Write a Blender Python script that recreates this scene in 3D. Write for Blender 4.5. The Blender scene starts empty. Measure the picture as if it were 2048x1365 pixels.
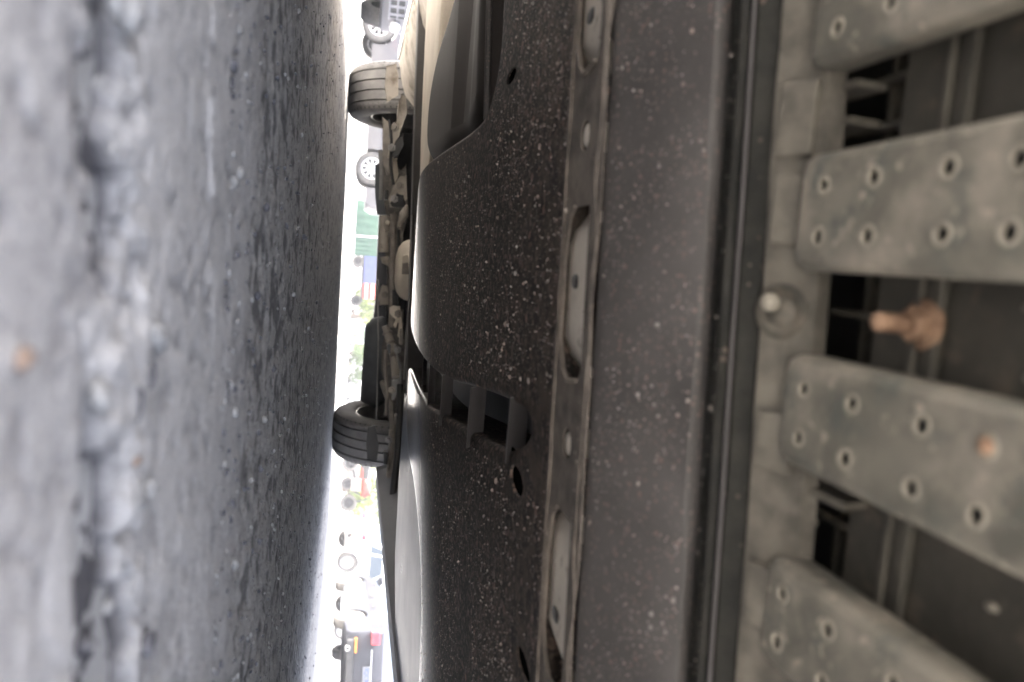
import bpy, bmesh, math, random
import numpy as np
from math import sin, cos, tan, radians, pi
from mathutils import Vector, Matrix
from mathutils.geometry import tessellate_polygon

S = bpy.context.scene
COL = S.collection
random.seed(7)
RNG = np.random.default_rng(11)

# ------------------------------------------------------------------ camera, sky, sun, exposure
YAW, PITCH, ROLL, CAM_H, FPX = radians(6.5), radians(12.36), radians(2.85), 0.057, 1479.0
_fh = Vector((sin(YAW), cos(YAW), 0)); _r = Vector((cos(YAW), -sin(YAW), 0)); _z = Vector((0, 0, 1))
CF = _fh * cos(PITCH) + _z * sin(PITCH)
_u = _z * cos(PITCH) - _fh * sin(PITCH)
CR = _r * cos(ROLL) + _u * sin(ROLL)
CU = _u * cos(ROLL) - _r * sin(ROLL)
C0 = Vector((0, 0, CAM_H))
cam = bpy.data.cameras.new("camera"); cam_o = bpy.data.objects.new("camera", cam); COL.objects.link(cam_o)
m = Matrix.Identity(4)
for i, v in enumerate((CU, -CR, -CF)):
    m[0][i], m[1][i], m[2][i] = v
m.translation = C0
cam_o.matrix_world = m
cam.sensor_width = 36; cam.lens = 26.0; cam.clip_start = 0.005; cam.clip_end = 2000
cam.dof.use_dof = True; cam.dof.focus_distance = 1.0; cam.dof.aperture_fstop = 7.5
S.camera = cam_o

SUN_DIR = Vector((0.70, -0.20, -1.0)).normalized()          # the way the light travels
w = bpy.data.worlds.new("World"); S.world = w; w.use_nodes = True
nt = w.node_tree
sky = nt.nodes.new("ShaderNodeTexSky"); sky.sky_type = 'NISHITA'; sky.sun_disc = False; sky.air_density = 0.4; sky.dust_density = 5.0; sky.ozone_density = 0.2
sky.sun_elevation = math.asin(-SUN_DIR.z); sky.sun_rotation = math.atan2(-SUN_DIR.x, -SUN_DIR.y)
hs = nt.nodes.new("ShaderNodeHueSaturation"); hs.inputs["Saturation"].default_value = 0.65; nt.links.new(sky.outputs[0], hs.inputs["Color"])
nt.links.new(hs.outputs[0], nt.nodes["Background"].inputs[0]); nt.nodes["Background"].inputs[1].default_value = 0.15
sl = bpy.data.lights.new("sun", 'SUN'); sl.energy = 2.6; sl.angle = radians(0.5); sl.color = (1, 0.95, 0.88)
so = bpy.data.objects.new("sun", sl); COL.objects.link(so)
so.rotation_euler = SUN_DIR.to_track_quat('-Z', 'Y').to_euler()
S.view_settings.view_transform = 'Standard'; S.view_settings.look = 'None'
S.view_settings.exposure = 3.65; S.view_settings.gamma = 1.0; S.view_settings.use_curve_mapping = False
S.cycles.use_denoising = True
S.cycles.max_bounces = 10; S.cycles.diffuse_bounces = 6; S.cycles.glossy_bounces = 4
S.cycles.sample_clamp_indirect = 6.0
S.cycles.caustics_reflective = False; S.cycles.caustics_refractive = False

# ------------------------------------------------------------------ measuring helpers
def ray(x, y): return CF + CU * ((x - 1024) / FPX) + CR * ((y - 682.5) / FPX)
def at(x, y, Y): d = ray(x, y); return C0 + d * (Y / d.y)           # the point of a sight line at the distance Y down the car
def atx(x, y, X): d = ray(x, y); return C0 + d * (X / d.x)
def atz(x, y, z): d = ray(x, y); return C0 + d * ((z - CAM_H) / d.z)
def far(y, D, z=0.0):                                               # a place on the lot, D metres away along the camera's heading
    t = (y - 682.5) / FPX
    p = _fh * D + _r * (D * t)
    return Vector((p.x, p.y, z))

# ------------------------------------------------------------------ materials
MATS = {}
def pm(name, c1, c2=None, scale=20.0, rough=0.6, metal=0.0, bump=0.0, bscale=None, specks=(), stretch=(1, 1, 1), contrast=(0.35, 0.65),
       stains=None, spec=0.5, rvar=0.0, coat=0.0, emit=None, attr=None, glass=False):
    mt = bpy.data.materials.new(name); mt.use_nodes = True; N = mt.node_tree.nodes; L = mt.node_tree.links
    b = N["Principled BSDF"]
    b.inputs["Roughness"].default_value = rough; b.inputs["Metallic"].default_value = metal
    b.inputs["Specular IOR Level"].default_value = spec; b.inputs["Coat Weight"].default_value = coat
    if glass:
        b.inputs["Transmission Weight"].default_value = 0.6
    tc = N.new("ShaderNodeTexCoord"); mp = N.new("ShaderNodeMapping"); L.new(tc.outputs["Object"], mp.inputs[0])
    mp.inputs["Scale"].default_value = stretch
    def noise(sc, det=6, vec=mp.outputs[0], ro=0.6):
        n = N.new("ShaderNodeTexNoise"); n.inputs["Scale"].default_value = sc; n.inputs["Detail"].default_value = det
        n.inputs["Roughness"].default_value = ro; L.new(vec, n.inputs["Vector"]); return n
    def ramp(src, lo, hi):
        r = N.new("ShaderNodeMapRange"); r.inputs[1].default_value = lo; r.inputs[2].default_value = hi; L.new(src, r.inputs[0]); r.clamp = True; return r.outputs[0]
    def mix(f, a, bb):
        x = N.new("ShaderNodeMix"); x.data_type = 'RGBA'
        if isinstance(f, float): x.inputs[0].default_value = f
        else: L.new(f, x.inputs[0])
        for k, v in ((6, a), (7, bb)):
            if isinstance(v, tuple): x.inputs[k].default_value = (*v, 1)
            else: L.new(v, x.inputs[k])
        return x.outputs[2]
    n1 = noise(scale)
    f1 = ramp(n1.outputs["Fac"], *contrast)
    c = mix(f1, c1, c2 if c2 else tuple(min(1, v * 1.25) for v in c1))
    if stains:
        for (sc_, lo, hi, colr, st_) in stains:
            mp2 = N.new("ShaderNodeMapping"); L.new(tc.outputs["Object"], mp2.inputs[0]); mp2.inputs["Scale"].default_value = st_
            n2 = noise(sc_, 5, mp2.outputs[0]); c = mix(ramp(n2.outputs["Fac"], lo, hi), c, colr)
    hsum = None
    for (sc_, size, thr, colr) in specks:
        v = N.new("ShaderNodeTexVoronoi"); v.inputs["Scale"].default_value = sc_; L.new(tc.outputs["Object"], v.inputs["Vector"])
        v.inputs["Randomness"].default_value = 1.0
        sp = N.new("ShaderNodeSeparateColor"); L.new(v.outputs["Color"], sp.inputs[0])
        # random size per cell, most of them empty
        mr = N.new("ShaderNodeMapRange"); mr.inputs[1].default_value = thr; mr.inputs[2].default_value = 1.0; mr.inputs[3].default_value = 0.0
        mr.inputs[4].default_value = size; L.new(sp.outputs[0], mr.inputs[0])
        wob = noise(sc_ * 2.2, 2); ad = N.new("ShaderNodeMath"); ad.operation = 'MULTIPLY_ADD'
        L.new(wob.outputs["Fac"], ad.inputs[0]); ad.inputs[1].default_value = 0.35; L.new(v.outputs["Distance"], ad.inputs[2])
        sb = N.new("ShaderNodeMath"); sb.operation = 'SUBTRACT'; L.new(mr.outputs[0], sb.inputs[0]); L.new(ad.outputs[0], sb.inputs[1])
        ss = ramp(sb.outputs[0], -0.16, -0.06)
        tint = mix(sp.outputs[1], colr, tuple(min(1, x * y) for x, y in zip(colr, (1.25, 0.95, 0.85))))
        amt = N.new("ShaderNodeMath"); amt.operation = 'MULTIPLY'; L.new(ss, amt.inputs[0]); 
        m3 = N.new("ShaderNodeMapRange"); m3.inputs[3].default_value = 0.25; m3.inputs[4].default_value = 1.0; L.new(sp.outputs[2], m3.inputs[0]); L.new(m3.outputs[0], amt.inputs[1])
        c = mix(amt.outputs[0], c, tint)
        if hsum is None: hsum = amt.outputs[0]
    L.new(c, b.inputs["Base Color"])
    if rvar:
        r2 = noise(scale * 2.3); rr = N.new("ShaderNodeMapRange"); L.new(r2.outputs["Fac"], rr.inputs[0]); rr.inputs[1].default_value = 0.3; rr.inputs[2].default_value = 0.7
        rr.inputs[3].default_value = max(0.05, rough - rvar); rr.inputs[4].default_value = min(1, rough + rvar)
        L.new(rr.outputs[0], b.inputs["Roughness"])
    if bump:
        nb = noise(bscale or scale * 4, 8); bp = N.new("ShaderNodeBump"); bp.inputs["Strength"].default_value = 1.0; bp.inputs["Distance"].default_value = bump
        L.new(nb.outputs["Fac"], bp.inputs["Height"]); L.new(bp.outputs[0], b.inputs["Normal"])
    if emit:
        b.inputs["Emission Color"].default_value = (*emit[:3], 1); b.inputs["Emission Strength"].default_value = emit[3]
    MATS[name] = mt
    return mt

M_shield = pm("muddy_plastic", (0.018, 0.0168, 0.0162), (0.029, 0.0265, 0.025), 5, 0.17, rvar=0.03, spec=0.09,
              specks=((210, 0.75, 0.25, (0.12, 0.105, 0.095)), (120, 0.5, 0.55, (0.20, 0.165, 0.145)), (380, 0.75, 0.25, (0.085, 0.078, 0.072))),
              stains=((4, 0.52, 0.8, (0.024, 0.021, 0.0195), (1, 1, 1)),))
# mud-dulled near the front, wiped smooth towards its rear edge
_t = M_shield.node_tree; _bs = _t.nodes["Principled BSDF"]; _old = _bs.inputs["Base Color"].links[0].from_socket
_tc = _t.nodes.new("ShaderNodeTexCoord"); _sx = _t.nodes.new("ShaderNodeSeparateXYZ"); _t.links.new(_tc.outputs["Object"], _sx.inputs[0])
_ma = _t.nodes.new("ShaderNodeMath"); _ma.operation = 'MULTIPLY_ADD'; _t.links.new(_sx.outputs[0], _ma.inputs[0]); _ma.inputs[1].default_value = 0.9; _t.links.new(_sx.outputs[1], _ma.inputs[2])
for _nm, _a, _b in (("Roughness", 0.60, 0.15), ("Specular IOR Level", 0.04, 0.35)):
    _mr = _t.nodes.new("ShaderNodeMapRange"); _mr.inputs[1].default_value = 1.20; _mr.inputs[2].default_value = 1.62; _mr.inputs[3].default_value = _a; _mr.inputs[4].default_value = _b
    _mr.interpolation_type = 'SMOOTHSTEP'; _t.links.new(_ma.outputs[0], _mr.inputs[0]); _t.links.new(_mr.outputs[0], _t.nodes["Principled BSDF"].inputs[_nm])
_mr = _t.nodes.new("ShaderNodeMapRange"); _mr.inputs[1].default_value = 0.66; _mr.inputs[2].default_value = 0.42; _t.links.new(_sx.outputs[1], _mr.inputs[0])
_nz = _t.nodes.new("ShaderNodeTexNoise"); _nz.inputs["Scale"].default_value = 55; _nz.inputs["Detail"].default_value = 6; _t.links.new(_tc.outputs["Object"], _nz.inputs["Vector"])
_m2 = _t.nodes.new("ShaderNodeMapRange"); _m2.inputs[1].default_value = 0.42; _m2.inputs[2].default_value = 0.62; _t.links.new(_nz.outputs["Fac"], _m2.inputs[0])
_mm = _t.nodes.new("ShaderNodeMath"); _mm.operation = 'MULTIPLY'; _t.links.new(_mr.outputs[0], _mm.inputs[0]); _t.links.new(_m2.outputs[0], _mm.inputs[1])
_mx = _t.nodes.new("ShaderNodeMix"); _mx.data_type = 'RGBA'; _mx.inputs[7].default_value = (0.062, 0.050, 0.041, 1); _t.links.new(_mm.outputs[0], _mx.inputs[0]); _t.links.new(_old, _mx.inputs[6]); _t.links.new(_mx.outputs[2], _bs.inputs["Base Color"])
M_band = pm("dusty_crossmember", (0.043, 0.040, 0.0385), (0.070, 0.065, 0.062), 14, 0.65, bump=0.0003, bscale=250, spec=0.3,
            specks=((420, 0.6, 0.4, (0.11, 0.10, 0.093)),),
            stains=((18, 0.68, 0.76, (0.16, 0.10, 0.07), (1, 1, 1)),))
M_rubber = pm("rubber_seal", (0.009, 0.009, 0.0078), (0.020, 0.019, 0.016), 60, 0.5, spec=0.1, bump=0.0003, bscale=400, rvar=0.1,
              specks=((260, 0.4, 0.7, (0.10, 0.09, 0.075)),))
M_galv = pm("grey_bar_plastic", (0.085, 0.081, 0.067), (0.165, 0.152, 0.124), 26, 0.6, bump=0.0004, bscale=200, spec=0.3,
            stains=((22, 0.5, 0.72, (0.27, 0.24, 0.195), (1, 1, 1)), (60, 0.54, 0.7, (0.085, 0.09, 0.078), (1, 1, 1)), (150, 0.6, 0.7, (0.30, 0.265, 0.215), (1, 1, 1))))
M_rim = pm("worn_hole_rim", (0.165, 0.15, 0.12), (0.24, 0.217, 0.173), 90, 0.7)
M_strip = pm("dusty_mount", (0.055, 0.049, 0.039), (0.115, 0.103, 0.082), 60, 0.75, bump=0.0005, bscale=220, stains=((50, 0.55, 0.68, (0.11, 0.1, 0.08), (1, 1, 1)),))
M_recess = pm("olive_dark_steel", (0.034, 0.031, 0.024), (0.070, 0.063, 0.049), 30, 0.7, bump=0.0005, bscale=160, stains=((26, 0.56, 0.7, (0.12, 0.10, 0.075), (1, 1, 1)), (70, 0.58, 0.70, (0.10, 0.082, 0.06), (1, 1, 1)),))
M_rust = pm("rust", (0.15, 0.085, 0.05), (0.30, 0.19, 0.12), 160, 0.85, bump=0.0002, bscale=600)
M_beige = pm("dusty_underseal", (0.22, 0.195, 0.165), (0.36, 0.32, 0.27), 9, 0.75, bump=0.002, bscale=50, stains=((14, 0.55, 0.7, (0.12, 0.095, 0.07), (1, 1, 1)),))
M_cream = pm("pale_dust_panel", (0.42, 0.365, 0.29), (0.52, 0.46, 0.37), 10, 0.7, bump=0.001, bscale=40)
M_slotin = pm("beige_inner_plate", (0.42, 0.38, 0.32), (0.54, 0.49, 0.415), 30, 0.7, bump=0.0005, bscale=140, stains=((60, 0.6, 0.72, (0.2, 0.165, 0.13), (1, 1, 1)),))
M_lip = pm("dried_mud_lip", (0.045, 0.038, 0.032), (0.12, 0.10, 0.083), 60, 0.85, bump=0.0012, bscale=220)
M_matte = pm("matte_underside", (0.022, 0.022, 0.024), (0.03, 0.03, 0.032), 10, 1.0, spec=0.0)
M_hole_shade = pm("hole_shade", (0.004, 0.004, 0.004), (0.006, 0.006, 0.006), 10, 1.0, spec=0.0)  # near black, stands in for the shade inside the shield's holes
M_subframe = pm("grey_brown_subframe", (0.075, 0.068, 0.06), (0.14, 0.127, 0.11), 26, 0.8, bump=0.001, bscale=80, stains=((40, 0.55, 0.68, (0.20, 0.175, 0.145), (1, 1, 1)),))
M_louvre = pm("louvre_plastic", (0.06, 0.056, 0.056), (0.08, 0.075, 0.074), 20, 0.5, spec=0.2)
M_glare_grey = pm("glare_grey_steel", (0.075, 0.08, 0.085), (0.11, 0.115, 0.12), 14, 0.6, bump=0.001, bscale=40)  # grey lightened and blued to imitate lens glare
M_black = pm("black_underbody", (0.012, 0.012, 0.012), (0.022, 0.021, 0.02), 20, 0.5, bump=0.0006, bscale=80)
M_gloss = pm("glossy_floor", (0.04, 0.042, 0.047), (0.05, 0.0525, 0.058), 5, 0.30, rvar=0.03, spec=0.22)
M_liner = pm("arch_liner", (0.030, 0.026, 0.024), (0.045, 0.038, 0.034), 4, 0.6, spec=0.12)
M_tyre = pm("tyre_rubber", (0.085, 0.081, 0.077), (0.135, 0.127, 0.118), 24, 0.75, bump=0.0006, bscale=200)
M_groove = pm("tyre_groove", (0.010, 0.010, 0.010), None, 40, 0.8)
M_steel = pm("dull_steel", (0.22, 0.21, 0.20), (0.32, 0.31, 0.29), 25, 0.42, metal=0.6, bump=0.0004, bscale=90)
M_brown = pm("brown_steel", (0.13, 0.115, 0.10), (0.21, 0.185, 0.155), 30, 0.65, bump=0.0006, bscale=120)
M_beam = pm("dusty_dark_beam", (0.028, 0.025, 0.023), (0.045, 0.040, 0.036), 12, 0.6, spec=0.25)
M_sill = pm("sill_plastic", (0.11, 0.115, 0.125), (0.14, 0.145, 0.155), 8, 0.5, spec=0.3)  # pale grey-blue with the lens glare put into the colour
M_paint_hero = pm("dark_grey_paint", (0.06, 0.065, 0.07), (0.065, 0.07, 0.075), 2, 0.3, metal=0.4, coat=0.7)

# ------------------------------------------------------------------ mesh building
class MB:
    def __init__(s): s.v = []; s.f = []; s.mi = []; s.sm = []
    def add(s, vs, fs, mi=0, smooth=False):
        o = len(s.v); s.v += [tuple(v) for v in vs]
        for f in fs: s.f.append([i + o for i in f]); s.mi.append(mi); s.sm.append(smooth)
        return s
    def box(s, a, b, mi=0, M=None, bev=0.0):
        (x0, y0, z0), (x1, y1, z1) = a, b
        vs = [Vector(p) for p in ((x0, y0, z0), (x1, y0, z0), (x1, y1, z0), (x0, y1, z0), (x0, y0, z1), (x1, y0, z1), (x1, y1, z1), (x0, y1, z1))]
        if M is not None: vs = [M @ v for v in vs]
        return s.add(vs, [(3, 2, 1, 0), (4, 5, 6, 7), (0, 1, 5, 4), (1, 2, 6, 5), (2, 3, 7, 6), (3, 0, 4, 7)], mi)
    def tube(s, pts, r, n=10, mi=0, caps=True):
        pts = [Vector(p) for p in pts]; rs = r if isinstance(r, (list, tuple)) else [r] * len(pts)
        vs = []; prev = None
        for i, p in enumerate(pts):
            t = (pts[min(i + 1, len(pts) - 1)] - pts[max(i - 1, 0)]).normalized()
            if prev is None:
                a = t.orthogonal().normalized()
            else:
                a = (prev - t * prev.dot(t)).normalized()
            prev = a; b = t.cross(a)
            for k in range(n):
                q = 2 * pi * k / n; vs.append(p + (a * cos(q) + b * sin(q)) * rs[i])
        fs = [(i * n + k, i * n + (k + 1) % n, (i + 1) * n + (k + 1) % n, (i + 1) * n + k) for i in range(len(pts) - 1) for k in range(n)]
        s.add(vs, fs, mi, True)
        if caps:
            e = (len(pts) - 1) * n
            s.add(vs[:n], [tuple(range(n))[::-1]], mi); s.add(vs[e:e + n], [tuple(range(n))], mi)
        return s
    def lathe(s, prof, M=None, n=24, mi=0, smooth=True):          # prof: (radius, height) turned about local Z
        vs = []
        for (r, h) in prof:
            for k in range(n):
                a = 2 * pi * k / n; p = Vector((r * cos(a), r * sin(a), h)); vs.append(M @ p if M is not None else p)
        fs = [(i * n + k, i * n + (k + 1) % n, (i + 1) * n + (k + 1) % n, (i + 1) * n + k) for i in range(len(prof) - 1) for k in range(n)]
        return s.add(vs, fs, mi, smooth)
    def prism(s, poly, axis, a, b, mi=0):                          # polygon in the two other axes, pushed from a to b
        def P(u, v, t): return {'x': (t, u, v), 'y': (u, t, v), 'z': (u, v, t)}[axis]
        n = len(poly); vs = [P(u, v, a) for u, v in poly] + [P(u, v, b) for u, v in poly]
        tri = tessellate_polygon([[Vector((u, v, 0)) for u, v in poly]])
        fs = [tuple(t) for t in tri] + [tuple(i + n for i in t) for t in tri] + [(i, (i + 1) % n, n + (i + 1) % n, n + i) for i in range(n)]
        return s.add(vs, fs, mi)
    def plate(s, outer, holes, fn, thick, mi=0):                   # plate with holes; fn(u, v, t) -> point, t 0 face side .. 1 back side
        loops = [outer] + list(holes)
        flat = [p for l in loops for p in l]
        tri = tessellate_polygon([[Vector((u, v, 0)) for u, v in l] for l in loops])
        n = len(flat)
        vs = [fn(u, v, 0) for u, v in flat] + [fn(u, v, thick) for u, v in flat]
        fs = [tuple(t) for t in tri] + [tuple(i + n for i in t[::-1]) for t in tri]
        o = 0
        for l in loops:
            k = len(l); fs += [(o + i, o + (i + 1) % k, n + o + (i + 1) % k, n + o + i) for i in range(k)]; o += k
        return s.add(vs, fs, mi)
    def build(s, name, mats, parent=None, loc=None, recalc=True, angle=None, bevel=0.0):
        me = bpy.data.meshes.new(name); me.from_pydata(s.v, [], s.f)
        for mt in (mats if isinstance(mats, (list, tuple)) else [mats]): me.materials.append(mt)
        me.polygons.foreach_set("material_index", s.mi)
        me.polygons.foreach_set("use_smooth", s.sm)
        if recalc or bevel:
            bm = bmesh.new(); bm.from_mesh(me)
            if bevel:
                bmesh.ops.remove_doubles(bm, verts=bm.verts, dist=1e-6)
                es = [e for e in bm.edges if len(e.link_faces) == 2 and e.calc_face_angle(0) > 0.6]
                bmesh.ops.bevel(bm, geom=es, offset=bevel, segments=2, affect='EDGES', profile=0.5)
            bmesh.ops.recalc_face_normals(bm, faces=bm.faces); bm.to_mesh(me); bm.free()
        if angle is not None:
            me.polygons.foreach_set("use_smooth", [True] * len(me.polygons)); me.set_sharp_from_angle(angle=angle)
        me.update()
        o = bpy.data.objects.new(name, me); COL.objects.link(o)
        if parent is not None: o.parent = parent
        if loc is not None: o.location = loc
        return o
def tag(o, label=None, cat=None, group=None, kind=None):
    for k, v in (("label", label), ("category", cat), ("group", group), ("kind", kind)):
        if v: o[k] = v
    return o
def empty(name, loc=(0, 0, 0), rz=0.0, label=None, cat=None, group=None, parent=None):
    o = bpy.data.objects.new(name, None); COL.objects.link(o); o.location = loc; o.rotation_euler = (0, 0, rz); o.empty_display_size = 0.1
    if parent is not None: o.parent = parent
    return tag(o, label, cat, group)
def circle(cx, cy, r, n=16, ry=None):
    ry = ry or r
    return [(cx + r * cos(2 * pi * k / n), cy + ry * sin(2 * pi * k / n)) for k in range(n)]
def chaikin(p, it=2, keep=()):
    for _ in range(it):
        q = []
        for i in range(len(p)):
            a, b = p[i], p[(i + 1) % len(p)]
            q += [(a[0] * .75 + b[0] * .25, a[1] * .75 + b[1] * .25), (a[0] * .25 + b[0] * .75, a[1] * .25 + b[1] * .75)]
        p = q
    return p
def inset(poly, d):                                                # inward miter offset, d > 0 shrinks (any winding)
    A = sum(poly[i][0] * poly[(i + 1) % len(poly)][1] - poly[(i + 1) % len(poly)][0] * poly[i][1] for i in range(len(poly)))
    sg = 1 if A > 0 else -1; out = []; n = len(poly)
    for i in range(n):
        p0, p1, p2 = Vector(poly[i - 1]), Vector(poly[i]), Vector(poly[(i + 1) % n])
        a = (p1 - p0); b = (p2 - p1)
        if a.length < 1e-9 or b.length < 1e-9: out.append(tuple(p1)); continue
        a.normalize(); b.normalize()
        n1 = Vector((-a.y, a.x)) * sg; n2 = Vector((-b.y, b.x)) * sg
        mm = (n1 + n2)
        if mm.length < 1e-6: mm = n1.copy()
        mm.normalize(); c = max(0.5, mm.dot(n1)); q = p1 + mm * (d / c); out.append((q.x, q.y))
    return out
def tray(mb, poly, z, r, wall, holes=(), mi=0, seg=6, zf=None):     # moulded tray seen from below: flat bottom, rolled edge, upstanding wall
    zf = zf or (lambda x, y: 0.0)
    rings = [(inset(poly, r + 0.004), z)]
    for k in range(seg + 1):
        a = (pi / 2) * k / seg; rings.append((inset(poly, r * (1 - sin(a))), z + r * (1 - cos(a))))
    rings.append((poly, z + wall)); n = len(poly)
    vs = [(x, y, zz + zf(x, y)) for pl, zz in rings for x, y in pl]
    fs = [(i * n + k, i * n + (k + 1) % n, (i + 1) * n + (k + 1) % n, (i + 1) * n + k) for i in range(len(rings) - 1) for k in range(n)]
    mb.add(vs, fs, mi, True)
    loops = [rings[0][0]] + list(holes); flat = [p for l in loops for p in l]
    tri = tessellate_polygon([[Vector((u, v, 0)) for u, v in l] for l in loops])
    mb.add([(u, v, z + zf(u, v)) for u, v in flat], [tuple(t) for t in tri], mi, False)
    o = len(rings[0][0])
    for l in holes:
        k = len(l); mb.add([(u, v, z + zf(u, v)) for u, v in l] + [(u, v, z + 0.002 + zf(u, v)) for u, v in l], [(i, (i + 1) % k, k + (i + 1) % k, k + i) for i in range(k)], mi, False)
    return mb

# ------------------------------------------------------------------ noise for real relief
def vnoise(x, y, seed=0):
    xi = np.floor(x).astype(np.int64); yi = np.floor(y).astype(np.int64); fx = x - xi; fy = y - yi
    fx = fx * fx * (3 - 2 * fx); fy = fy * fy * (3 - 2 * fy)
    def h(a, b):
        n = (a * 374761393 + b * 668265263 + seed * 974711) & 0xffffffff
        n = ((n ^ (n >> 13)) * 1274126177) & 0xffffffff
        return ((n ^ (n >> 16)) & 0xffff) / 65535.0
    return (h(xi, yi) * (1 - fx) + h(xi + 1, yi) * fx) * (1 - fy) + (h(xi, yi + 1) * (1 - fx) + h(xi + 1, yi + 1) * fx) * fy
def fbm(x, y, o=4, seed=0):
    s = 0; a = 0.5
    for k in range(o): s = s + a * vnoise(x * 2 ** k, y * 2 ** k, seed + k * 17); a *= 0.5
    return s
def sstep(a, b, x):
    t = np.clip((x - a) / (b - a), 0, 1); return t * t * (3 - 2 * t)

# ================================================================== SETTING: ground
def ground_material():
    mt = bpy.data.materials.new("lot_concrete"); mt.use_nodes = True; N = mt.node_tree.nodes; L = mt.node_tree.links; b = N["Principled BSDF"]
    tc = N.new("ShaderNodeTexCoord")
    def noise(sc, det=8, ro=0.62):
        n = N.new("ShaderNodeTexNoise"); n.inputs["Scale"].default_value = sc; n.inputs["Detail"].default_value = det; n.inputs["Roughness"].default_value = ro
        L.new(tc.outputs["Object"], n.inputs["Vector"]); return n.outputs["Fac"]
    def mr(src, a, c, lo=0.0, hi=1.0):
        r = N.new("ShaderNodeMapRange"); r.inputs[1].default_value = a; r.inputs[2].default_value = c; r.inputs[3].default_value = lo; r.inputs[4].default_value = hi; L.new(src, r.inputs[0]); return r.outputs[0]
    def mix(f, a, c, mode='MIX'):
        x = N.new("ShaderNodeMix"); x.data_type = 'RGBA'; x.blend_type = mode
        if isinstance(f, float): x.inputs[0].default_value = f
        else: L.new(f, x.inputs[0])
        for k, v in ((6, a), (7, c)):
            if isinstance(v, tuple): x.inputs[k].default_value = (*v, 1)
            else: L.new(v, x.inputs[k])
        return x.outputs[2]
    def attr(nm):
        a = N.new("ShaderNodeAttribute"); a.attribute_name = nm; return a.outputs["Fac"]
    conc = mix(mr(noise(16), 0.3, 0.7), (0.46, 0.443, 0.417), (0.58, 0.558, 0.527))
    conc = mix(mr(noise(90), 0.50, 0.80), conc, (0.29, 0.28, 0.268))
    conc = mix(mr(noise(260, 4), 0.58, 0.70), conc, (0.62, 0.60, 0.57)); conc = mix(mr(noise(210, 4), 0.62, 0.72), conc, (0.24, 0.232, 0.222))
    conc = mix(mr(noise(45), 0.60, 0.80), conc, (0.50, 0.48, 0.45))
    conc = mix(mr(noise(900, 3), 0.55, 0.70), conc, (0.24, 0.23, 0.22)); conc = mix(mr(noise(760, 3), 0.60, 0.72), conc, (0.66, 0.63, 0.59))
    asph = mix(mr(noise(120), 0.35, 0.68), (0.35, 0.333, 0.306), (0.62, 0.59, 0.545))
    asph = mix(mr(noise(420, 3), 0.60, 0.72), asph, (0.60, 0.57, 0.53))
    asph = mix(mr(noise(9), 0.45, 0.7), asph, (0.52, 0.498, 0.464)); asph = mix(mr(noise(240, 4), 0.55, 0.66), asph, (0.16, 0.152, 0.142)); asph = mix(mr(noise(650, 3), 0.60, 0.70), asph, (0.68, 0.64, 0.58))
    sunlit_tone = mix(mr(noise(5), 0.35, 0.65), (0.34, 0.335, 0.32), (0.40, 0.39, 0.37))  # tone of the sunlit ground outside the car's shadow
    conc = mix(attr("slab"), conc, mix(1.0, conc, (0.80, 0.80, 0.81), "MULTIPLY"))  # near concrete darkened against paler asphalt, evening out the light falloff in colour
    c = mix(attr("asphalt"), conc, asph)
    c = mix(attr("outer"), c, sunlit_tone)
    c = mix(mr(attr("pit"), 0.0, 1.0), c, (0.05, 0.048, 0.055))
    c = mix(mr(attr("chalk"), 0.0, 1.0), c, (0.55, 0.53, 0.50))
    L.new(c, b.inputs["Base Color"])
    b.inputs["Roughness"].default_value = 0.95; b.inputs["Specular IOR Level"].default_value = 0.08
    bp = N.new("ShaderNodeBump"); bp.inputs["Distance"].default_value = 0.0016; L.new(noise(420), bp.inputs["Height"]); L.new(bp.outputs[0], b.inputs["Normal"])
    return mt
M_ground = ground_material()
M_lot = pm("dry_lot_concrete", (0.34, 0.335, 0.32), (0.40, 0.39, 0.37), 4, 0.85, bump=0.002, bscale=60, stains=((1.2, 0.55, 0.7, (0.30, 0.29, 0.275), (1, 1, 1)),))

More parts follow.
